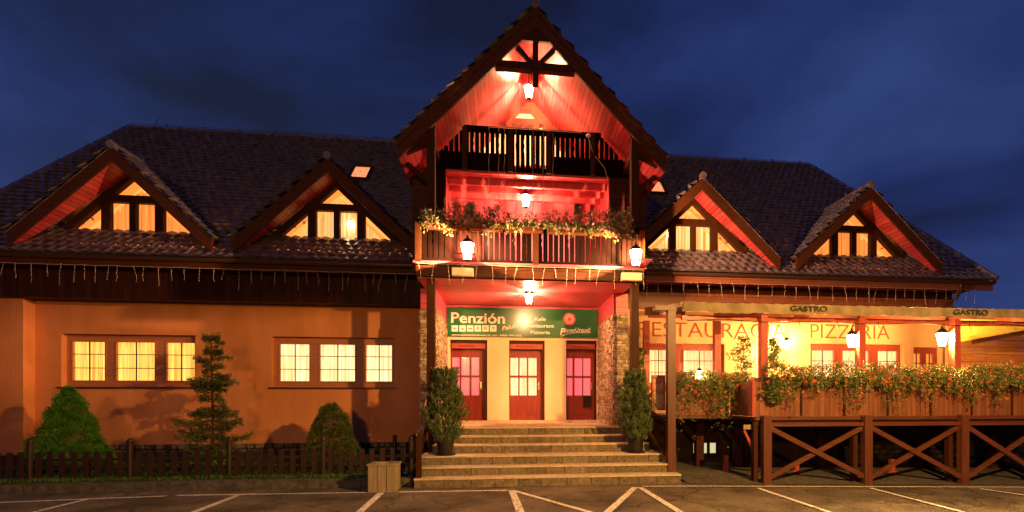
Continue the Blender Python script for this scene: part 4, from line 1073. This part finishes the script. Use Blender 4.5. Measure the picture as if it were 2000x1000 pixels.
for a, b in zip(TPX, TPX[1:]):
    B(a+.091, b-.091, TY-.17, TY-.09, 1.10, 1.18).build('rail', M['deckrail'], te)
    za, zb = gz2((a+b)/2)+.16, 1.06
    MB().beam((a+.09, TY-.15, zb), (b-.09, TY-.15, za), .05, .10, (0, 0, 1)).build('brace', M['deckrail'], te)
    MB().beam((a+.09, TY-.10, za), (b-.09, TY-.10, zb), .045, .10, (0, 0, 1)).build('brace', M['deckrail'], te)
# parapet boards
B(TX0, TX1, TY-.02+.0, TY+.02, DKZ+.011, 2.08).build('parapet', M['deck'], te)
B(TX0-.02, TX1, TY-.05, TY+.06, 2.081, 2.14).build('parapet_rail', M['deckrail'], te)
for px_ in (1566, 1650, 1735, 1819, 1899, 1978):
    p = at(px_, 790, TY-.05); B(p.x-.02, p.x+.02, TY-.05, TY-.021, DKZ+.02, 2.08).build('parapet_batten', M['beam'], te)
B(TX0-.08, TX0-.001, TY-.03, TY+.05, DKZ+.011, 2.16).build('parapet_post', M['redframe'], te)
B(TX0-.07, TX0-.03, TY+.06, 11.28, DKZ+.011, 2.05).build('parapet', M['deck'], te)
B(3.85, TX0-.08, 11.28, 11.32, DKZ+.011, 2.05).build('parapet', M['deck'], te)
# pavilion posts
MX = {1310: (10.42, .13, 3.58), 1400: (11.36, DKZ, 3.62), 1262: (12.9, DKZ, 3.75), 1490: (TY+.13, DKZ, 3.52), 1680: (TY+.13, DKZ, 3.5), 1865: (TY+.13, DKZ, 3.5)}
pv = thing('timber_pergola', (8, 10.4, DKZ), 'square timber posts and rails carrying the terrace awning', 'pergola')
for px_, (y, z0, z1) in MX.items():
    X = at(px_, 700, y).x; hw = .085 if px_ == 1310 else .075
    B(X-hw, X+hw, y-hw, y+hw, z0, z1).build('post', M['deckpost'] if px_ in (1310,) else M['redframe'], pv)
X = at(1310, 605, 10.42).x; B(X-.37, X+.086, 10.32, 10.52, 3.581, 3.68).build('post_head', M['deckpost'], pv)
B(3.75, 15.9, TY+.22, TY+.30, 3.40, 3.50).build('eaves_rail', M['redframe'], pv)
B(3.75, 15.9, 12.98, 13.06, 3.86, 3.95).build('wall_rail', M['redframe'], pv)
for X in (3.8, 5.6, 7.9, 10.1, 12.4, 14.6): MB().beam((X, TY+.26, 3.55), (X, 13.0, 3.98), .06, .09).build('rafter', M['redframe'], pv)
X = at(1310, 700, 10.42).x
MB().beam((X-.55, 11.2, 1.25), (X-.02, 10.5, .42), .05, .06).beam((X-.5, 11.2, 1.6), (X-.02, 10.5, 1.15), .05, .06).build('strut', M['beam'], pv)

# awning canvas
aw = thing('awning', (9, 10.2, 3.6), 'long cream canvas awning over the terrace printed with the word GASTRO', 'awning')
ax0 = at(1335, 590, TY).x; ax1 = 16.2; nx_, ny_ = 120, 14
mb = MB()
def awz(x, v): return 3.74+(.42)*v-.05*math.sin(v*math.pi)*(1+.5*math.sin(x*2.9))+.008*math.sin(x*23+v*5)+.02*math.exp(-((x-ax0)/.5)**2)*(1-v)
for j in range(ny_+1):
    for i in range(nx_+1):
        v = j/ny_; x = ax0+(ax1-ax0)*i/nx_; mb.v.append((x, TY+(13.25-TY)*v, awz(x, v)))
for j in range(ny_):
    for i in range(nx_): a = j*(nx_+1)+i; mb.f.append((a, a+1, a+nx_+2, a+nx_+1))
mb.build('roof_canvas', M['canvas'], aw, smooth=True)
mb = MB(); nn = 200
for j in range(4):
    for i in range(nn+1):
        x = ax0+(ax1-ax0)*i/nn; k_ = j/3; mb.v.append((x, TY-.01-.03*k_+k_*.018*math.sin(x*9)+.012*k_*math.sin(x*31), awz(x, 0)-.005-.215*k_-.01*k_*math.sin(x*4.3)))
for j in range(3):
    for i in range(nn): a = j*(nn+1)+i; mb.f.append((a+1, a, a+nn+1, a+nn+2))
mb.build('valance', M['canvas'], aw, smooth=True)
mb = MB(); nn = 50
for j in range(4):
    for i in range(nn+1):
        v = i/nn; k_ = j/3; mb.v.append((ax0-.005-.02*k_+.02*k_*math.sin(v*40), TY+(13.2-TY)*v, awz(ax0, v)-.005-.22*k_-.06*k_*(1-v)*math.exp(-v*6)*0))
for j in range(3):
    for i in range(nn): a = j*(nn+1)+i; mb.f.append((a, a+1, a+nn+2, a+nn+1))
mb.build('valance', M['canvas'], aw, smooth=True)
for x0_, x1_ in ((1543, 1615), (1862, 1929)):
    a, b = at(x0_, 613, TY-.045), at(x1_, 613, TY-.045)
    text('GASTRO', 'lettering', M['greytext'], aw, (a.x, TY-.058, 3.585), .165, b.x-a.x, bold=.015)
# clear weather sheet and slanting end canvas at the right
ws = thing('weather_sheet', (12, 10.8, 2), 'wrinkled clear plastic sheet closing the right end of the terrace', 'plastic sheet')
mb = MB(); nx_, ny_ = 60, 16
sA = at(1872, 700, 10.9).x
for j in range(ny_+1):
    for i in range(nx_+1):
        x = sA+4.5*i/nx_; z = DKZ+1.9*j/ny_; mb.v.append((x, 10.9+.07*math.sin(x*3+z*4)+.04*math.sin(z*9-x*5), z))
for j in range(ny_):
    for i in range(nx_): a = j*(nx_+1)+i; mb.f.append((a, a+1, a+nx_+2, a+nx_+1))
mb.build('sheet', M['plastic'], ws, smooth=True)
bd = MB(); p0 = at(1872, 668, 11.4); p1 = at(2060, 634, 11.4)
end = thing('end_canvas', (12, 11.4, 3.3), 'bright yellow canvas flap with a slanting lower edge at the right end', 'canvas')
bd.prism([(p0.x, p0.z), (p1.x, p1.z), (p1.x, 3.7), (p0.x, 3.7)], 11.38, 11.4); bd.build('flap', M['yellowcanvas'], end)
bc = MB(); bc.box(at(1795, 680, 13.2).x, 16.5, 13.36, 13.39, DKZ, 2.95)
props(MB().box(11.9, 17.5, 12.3, 12.4, DKZ, 3.75).build('board_wall', M['brownboard'], loc=(15, 12.4, DKZ)), 'brown board screen behind the right end of the terrace', 'wall')
# cable with hooks under the awning
cb_ = MB(); pts = []
for i in range(60):
    x = 3.8+11.5*i/59; pts.append((x, TY+.05, 3.40-.05*abs(math.sin(x*1.37))))
cb_.tube(pts, .009, 4)
for px_ in (1560, 1635, 1715, 1893, 1980): p = at(px_, 632, TY+.05); cb_.tube([(p.x, TY+.05, 3.44), (p.x+.02, TY+.05, 3.3), (p.x+.05, TY+.04, 3.27)], .007, 4)
props(cb_.build('cable', M['iron'], loc=(9, 10.25, 3.4)), 'dark sagging cable with hooks just below the awning edge', 'cable')

gt = 'flower boxes on the terrace parapet'
bx = [1500, 1600, 1690, 1775, 1860, 1945, 2040]
labs = ['terrace flower box nearest the entrance, half bare with dark leaves', 'terrace flower box directly under the PIZZERIA letters', 'terrace flower box between the lantern by PIZZERIA and the middle windows', 'terrace flower box left of the rightmost lantern', 'terrace flower box right of the rightmost lantern', 'terrace flower box at the right edge of the picture']
for (a, b), lab in zip(zip(bx, bx[1:]), labs):
    geraniums('flower_box', at(a, 735, TY-.15).x, at(b, 735, TY-.15).x, TY-.14, 2.16, lab, gt, up=.30, down=.50, dens=520, bloom=80, boxh=.14)
geraniums('flower_box', at(1318, 740, 11.2).x, at(1455, 740, 11.2).x, 11.16, 2.10, 'dense box of cascading pink flowers left of the wooden corner post', gt, up=.22, down=.95, dens=1000, bloom=120, depth=.3, boxh=.14)
# hanging and climbing greenery
for px_, py_, y, rr, hh, lab in ((1452, 690, 11.9, .24, .75, 'hanging basket plant below the letters near the terrace corner'), (1512, 690, 11.4, .13, .62, 'thin climbing plant beside the terrace corner post'), (1510, 770, 10.05, .17, .30, 'dark trailing plant hanging on the parapet near the corner'), (1247, 700, 12.6, .13, .45, 'narrow dark shrub between stone pier and terrace window')):
    c = at(px_, py_, y); t = thing('climbing_plant', c, lab, 'plant'); lf = MB()
    for i in range(620):
        zz = rnd.uniform(-1, 1); q_ = math.sin(zz*5+c.x*3)*.45; v = Vector((rnd.gauss(q_, .55), rnd.gauss(0, .5), zz))
        p = c+Vector((v.x*rr*(1.1-.5*abs(zz)), v.y*rr, v.z*hh*.55))
        for _ in range(2): leaf(lf, p+rv()*.02, rv(), .05, .035)
    lf.build('foliage', M['geranium'], t)
    MB().tube([c-Vector((0, 0, hh*.5)), c, c+Vector((0, 0, hh*.6))], .008, 5).build('stem', M['bark'], t)

# menu case by the right post
mc = at(1286, 768, 10.75); t = thing('menu_case', mc, 'red framed menu case fixed beside the tall terrace post', 'menu board')
fr = MB(); x0, x1 = mc.x-.12, mc.x+.12
fr.box(x0-.03, x1+.03, 10.72, 10.80, mc.z-.38, mc.z-.34); fr.box(x0-.03, x1+.03, 10.72, 10.80, mc.z+.34, mc.z+.40); fr.box(x0-.03, x0, 10.721, 10.799, mc.z-.34, mc.z+.34); fr.box(x1, x1+.03, 10.721, 10.799, mc.z-.34, mc.z+.34)
fr.build('frame', M['redframe'], t); B(x0, x1, 10.77, 10.79, mc.z-.34, mc.z+.34).build('poster', M['menu'], t)
B(x1+.031, x1+.16, 10.74, 10.78, mc.z+.1, mc.z+.14).build('bracket', M['beam'], t)
# little wooden direction board with knee braces under the terrace corner
wc = at(1463, 834, 10.35); t = thing('direction_board', wc, 'small wooden board on a red braced post under the terrace corner', 'sign')
B(wc.x-.13, wc.x+.13, 10.33, 10.36, wc.z-.05, wc.z+.05).build('board', M['crate'], t)
MB().beam((wc.x-.1, 10.38, wc.z-.08), (wc.x+.17, 10.38, wc.z-.62), .05, .05).build('brace', M['redframe'], t)
B(wc.x+.13, wc.x+.19, 10.35, 10.42, gz2(5), 1.22).build('post', M['redframe'], t)
# bollard and feet under the terrace
for px_, py_, hh, lab in ((1417, 905, .32, 'short pale red block post standing under the terrace near the steps'), (1555, 925, .12, 'low red trestle foot behind the first crossed brace'), (1742, 922, .26, 'red trestle foot behind the second crossed brace')):
    p = at(px_, py_, 11.6); t = thing('trestle_foot', (p.x, 11.6, gz2(p.x)), lab, 'support block', 'supports under the terrace')
    B(p.x-.05, p.x+.05, 11.55, 11.65, gz2(p.x)+.0, gz2(p.x)+hh+.12).build('upright', M['redframe'], t)
    if hh < .3: MB().prism([(p.x-.24, gz2(p.x)), (p.x+.24, gz2(p.x)), (p.x+.12, gz2(p.x)+.10), (p.x-.12, gz2(p.x)+.10)], 11.5, 11.549).build('base', M['redframe'], t)
# far supports below the deck
for px_ in (1365, 1440, 1600, 1800, 1935):
    X = at(px_, 880, 12.4).x; o = B(X-.10, X+.10, 12.3, 12.5, gz2(X)-.05, DKZ-.065).build('support_post', M['beam'], te)
    MB().beam((X-.55, 12.4, DKZ-.1), (X-.1, 12.4, .65), .1, .12).beam((X+.55, 12.4, DKZ-.1), (X+.1, 12.4, .65), .1, .12).build('knee_brace', M['beam'], o)

# ------------------------------------------------------------------ litter bin
bn = at(750, 925, 9.85); bz = ground_z(0); t = thing('litter_bin', (bn.x, 9.9, bz), 'square litter bin of weathered planks standing on the asphalt by the steps', 'litter bin')
bx0, bx1, by0, by1, bh = bn.x-.255, bn.x+.255, 9.68, 10.12, .50
pk = MB()
for i in range(3):
    w_ = (bx1-bx0)/3; pk.box(bx0+i*w_+.006, bx0+(i+1)*w_-.006, by0, by0+.03, bz+.01, bz+bh-.001*i); pk.box(bx0+i*w_+.006, bx0+(i+1)*w_-.006, by1-.03, by1, bz+.01, bz+bh)
    d_ = (by1-by0-.062)/3; 
    for X in (bx0, bx1-.03): pk.box(X, X+.03, by0+.031+i*d_+.006, by0+.031+(i+1)*d_-.006, bz+.01, bz+bh-.001*i)
pk.build('side_boards', M['crate'], t)
ri = MB(); n_ = 24; cx, cy = (bx0+bx1)/2, (by0+by1)/2
ring = [(cx+.16*math.cos(2*math.pi*j/n_), cy+.15*math.sin(2*math.pi*j/n_)) for j in range(n_)]
sq = []
for j in range(n_):
    a = 2*math.pi*j/n_; c_, s_ = math.cos(a), math.sin(a); m_ = max(abs(c_), abs(s_)); sq.append((cx+c_/m_*.27, cy+s_/m_*.235))
for j in range(n_):
    k_ = (j+1) % n_; z1 = bz+bh+.035; z0 = bz+bh+.004
    ri.quad((*ring[j], z1), (*sq[j], z1), (*sq[k_], z1), (*ring[k_], z1)); ri.quad((*sq[j], z1), (*sq[j], z0), (*sq[k_], z0), (*sq[k_], z1)); ri.quad((*ring[j], z1), (*ring[k_], z1), (*ring[k_], z0-.1), (*ring[j], z0-.1))
ri.build('lid', M['crate'], t)
MB().lathe((cx, cy, bz+.02), [(.14, 0), (.15, .3)], 16).build('liner', M['pot'], t)

# ------------------------------------------------------------------ picket fence
FY = 10.72
fx = [at(p, 900, FY).x for p in (-330, -135, 59, 254, 448, 631)]; fx.append(fx[-1]+1.75)
fe = thing('picket_fence', (-7, FY, .1), 'low dark picket fence with ball topped posts along the lawn', 'fence')
def fpost(x, y, top=.86):
    o = MB().tube([(x, y, .0), (x, y, top-.03)], .048, 10).build('fence_post', M['fence'], fe)
    MB().lathe((x, y, top), [(.015, -.055), (.04, -.045), (.055, 0), (.04, .04), (.012, .055)], 12).build('ball_cap', M['fence'], o, smooth=True)
def run_f(a, b, n):
    a, b = Vector(a), Vector(b)
    for zz in (.33, .50): MB().beam((a.x, a.y+.03, zz), (b.x, b.y+.03, zz), .03, .05).build('fence_rail', M['fence'], fe)
    for i in range(n):
        p = a+(b-a)*(i+.75)/(n+.5); h = .66+rnd.uniform(-.012, .012); hw = .05; tl = rnd.uniform(-.006, .006)
        MB().prism([(p.x-hw, .17), (p.x+hw, .17), (p.x+hw+tl, h), (p.x-hw+tl, h)], p.y-.03, p.y-.005).build('picket', M['fence'], fe)
for i in range(len(fx)-1):
    fpost(fx[i], FY); run_f((fx[i], FY, 0), (fx[i+1], FY, 0), 8)
fpost(fx[-1], FY)
fpost(at(771, 860, 12.0).x, 12.0, .80); fpost(at(809, 860, 12.2).x, 12.2, .80)

# ------------------------------------------------------------------ icicle light strings
def icicles(name, x0, x1, y, z, label, drops, lo_, hi_, zf=None):
    m = MB(); bl = MB(); n = int((x1-x0)/.3); pts = []
    for i in range(n+1): x = x0+(x1-x0)*i/n; pts.append((x, y, z-.015*abs(math.sin(i*1.3))))
    m.tube(pts, .006, 4)
    x = x0+.05
    while x < x1:
        L_ = rnd.uniform(lo_, hi_); p = Vector((x, y-.005, z)); pp = [p]; lean = rnd.choice((0, 0, 0, .5, -.5)); k = max(3, int(L_/.07))
        for q in range(k):
            p = p+Vector((lean*.045*(1-q/k)+rnd.uniform(-.012, .012), rnd.uniform(-.004, .004), -L_/k)); pp.append(p.copy())
        m.tube(pp, .0032, 3)
        for q in pp[1:]:
            v = rv()*.016; m.tube([q, q+v+Vector((0, 0, -.014))], .0048, 4)
        x += drops*rnd.uniform(.7, 1.3)
    t = thing(name, ((x0+x1)/2, y, z), label, 'string lights', 'unlit icicle string lights')
    m.build('wire', M['wire'], t)
icicles('string_lights', -12.6, -2.0, 12.42, 4.72, 'unlit icicle lights hanging along the left wing eaves', .26, .22, .5)
icicles('string_lights', 3.5, 12.9, 12.42, 4.70, 'unlit icicle lights hanging along the right wing eaves', .30, .25, .45)
icicles('string_lights', -1.88, 2.95, Y1-.13, 4.50, 'unlit icicle lights hanging below the balcony floor', .26, .22, .42)
t = thing('string_lights', (0, YP-.15, 8), 'long light strings hanging straight down from the top balcony rail', 'string lights')
m = MB(); xs_ = [at(p, 300, YP-.13).x for p in (955, 974, 985, 1008, 1041, 1061, 1080)]
for i, X in enumerate(xs_):
    zt = 7.99-.01*i; zb = rnd.uniform(5.7, 6.0); m.tube([(X+.012*math.sin(q*2.1), YP-.14, zt+(zb-zt)*q/12) for q in range(13)], .007, 4)
m.tube([(X, YP-.14, 7.99) for X in (xs_[0], xs_[2], xs_[4], xs_[6], 1.75)], .007, 4)
m.build('wire', M['wire'], t)
q = at(1149, 265, YP-.15); t = thing('horn_lamp', q, 'small round floodlight at the right end of the top balcony rail', 'floodlight')
MB().lathe((q.x, q.y, q.z), [(.02, -.05), (.05, -.03), (.06, 0), (.05, .03), (.02, .05)], 12).build('housing', M['white'], t)
MB().tube([(q.x, q.y+.02, q.z-.03), (q.x+.12, q.y+.04, q.z-.4), (q.x+.4, q.y+.05, q.z-.72), (q.x+.48, q.y+.05, q.z-1.0)], .010, 5).build('cable', M['wire'], t)
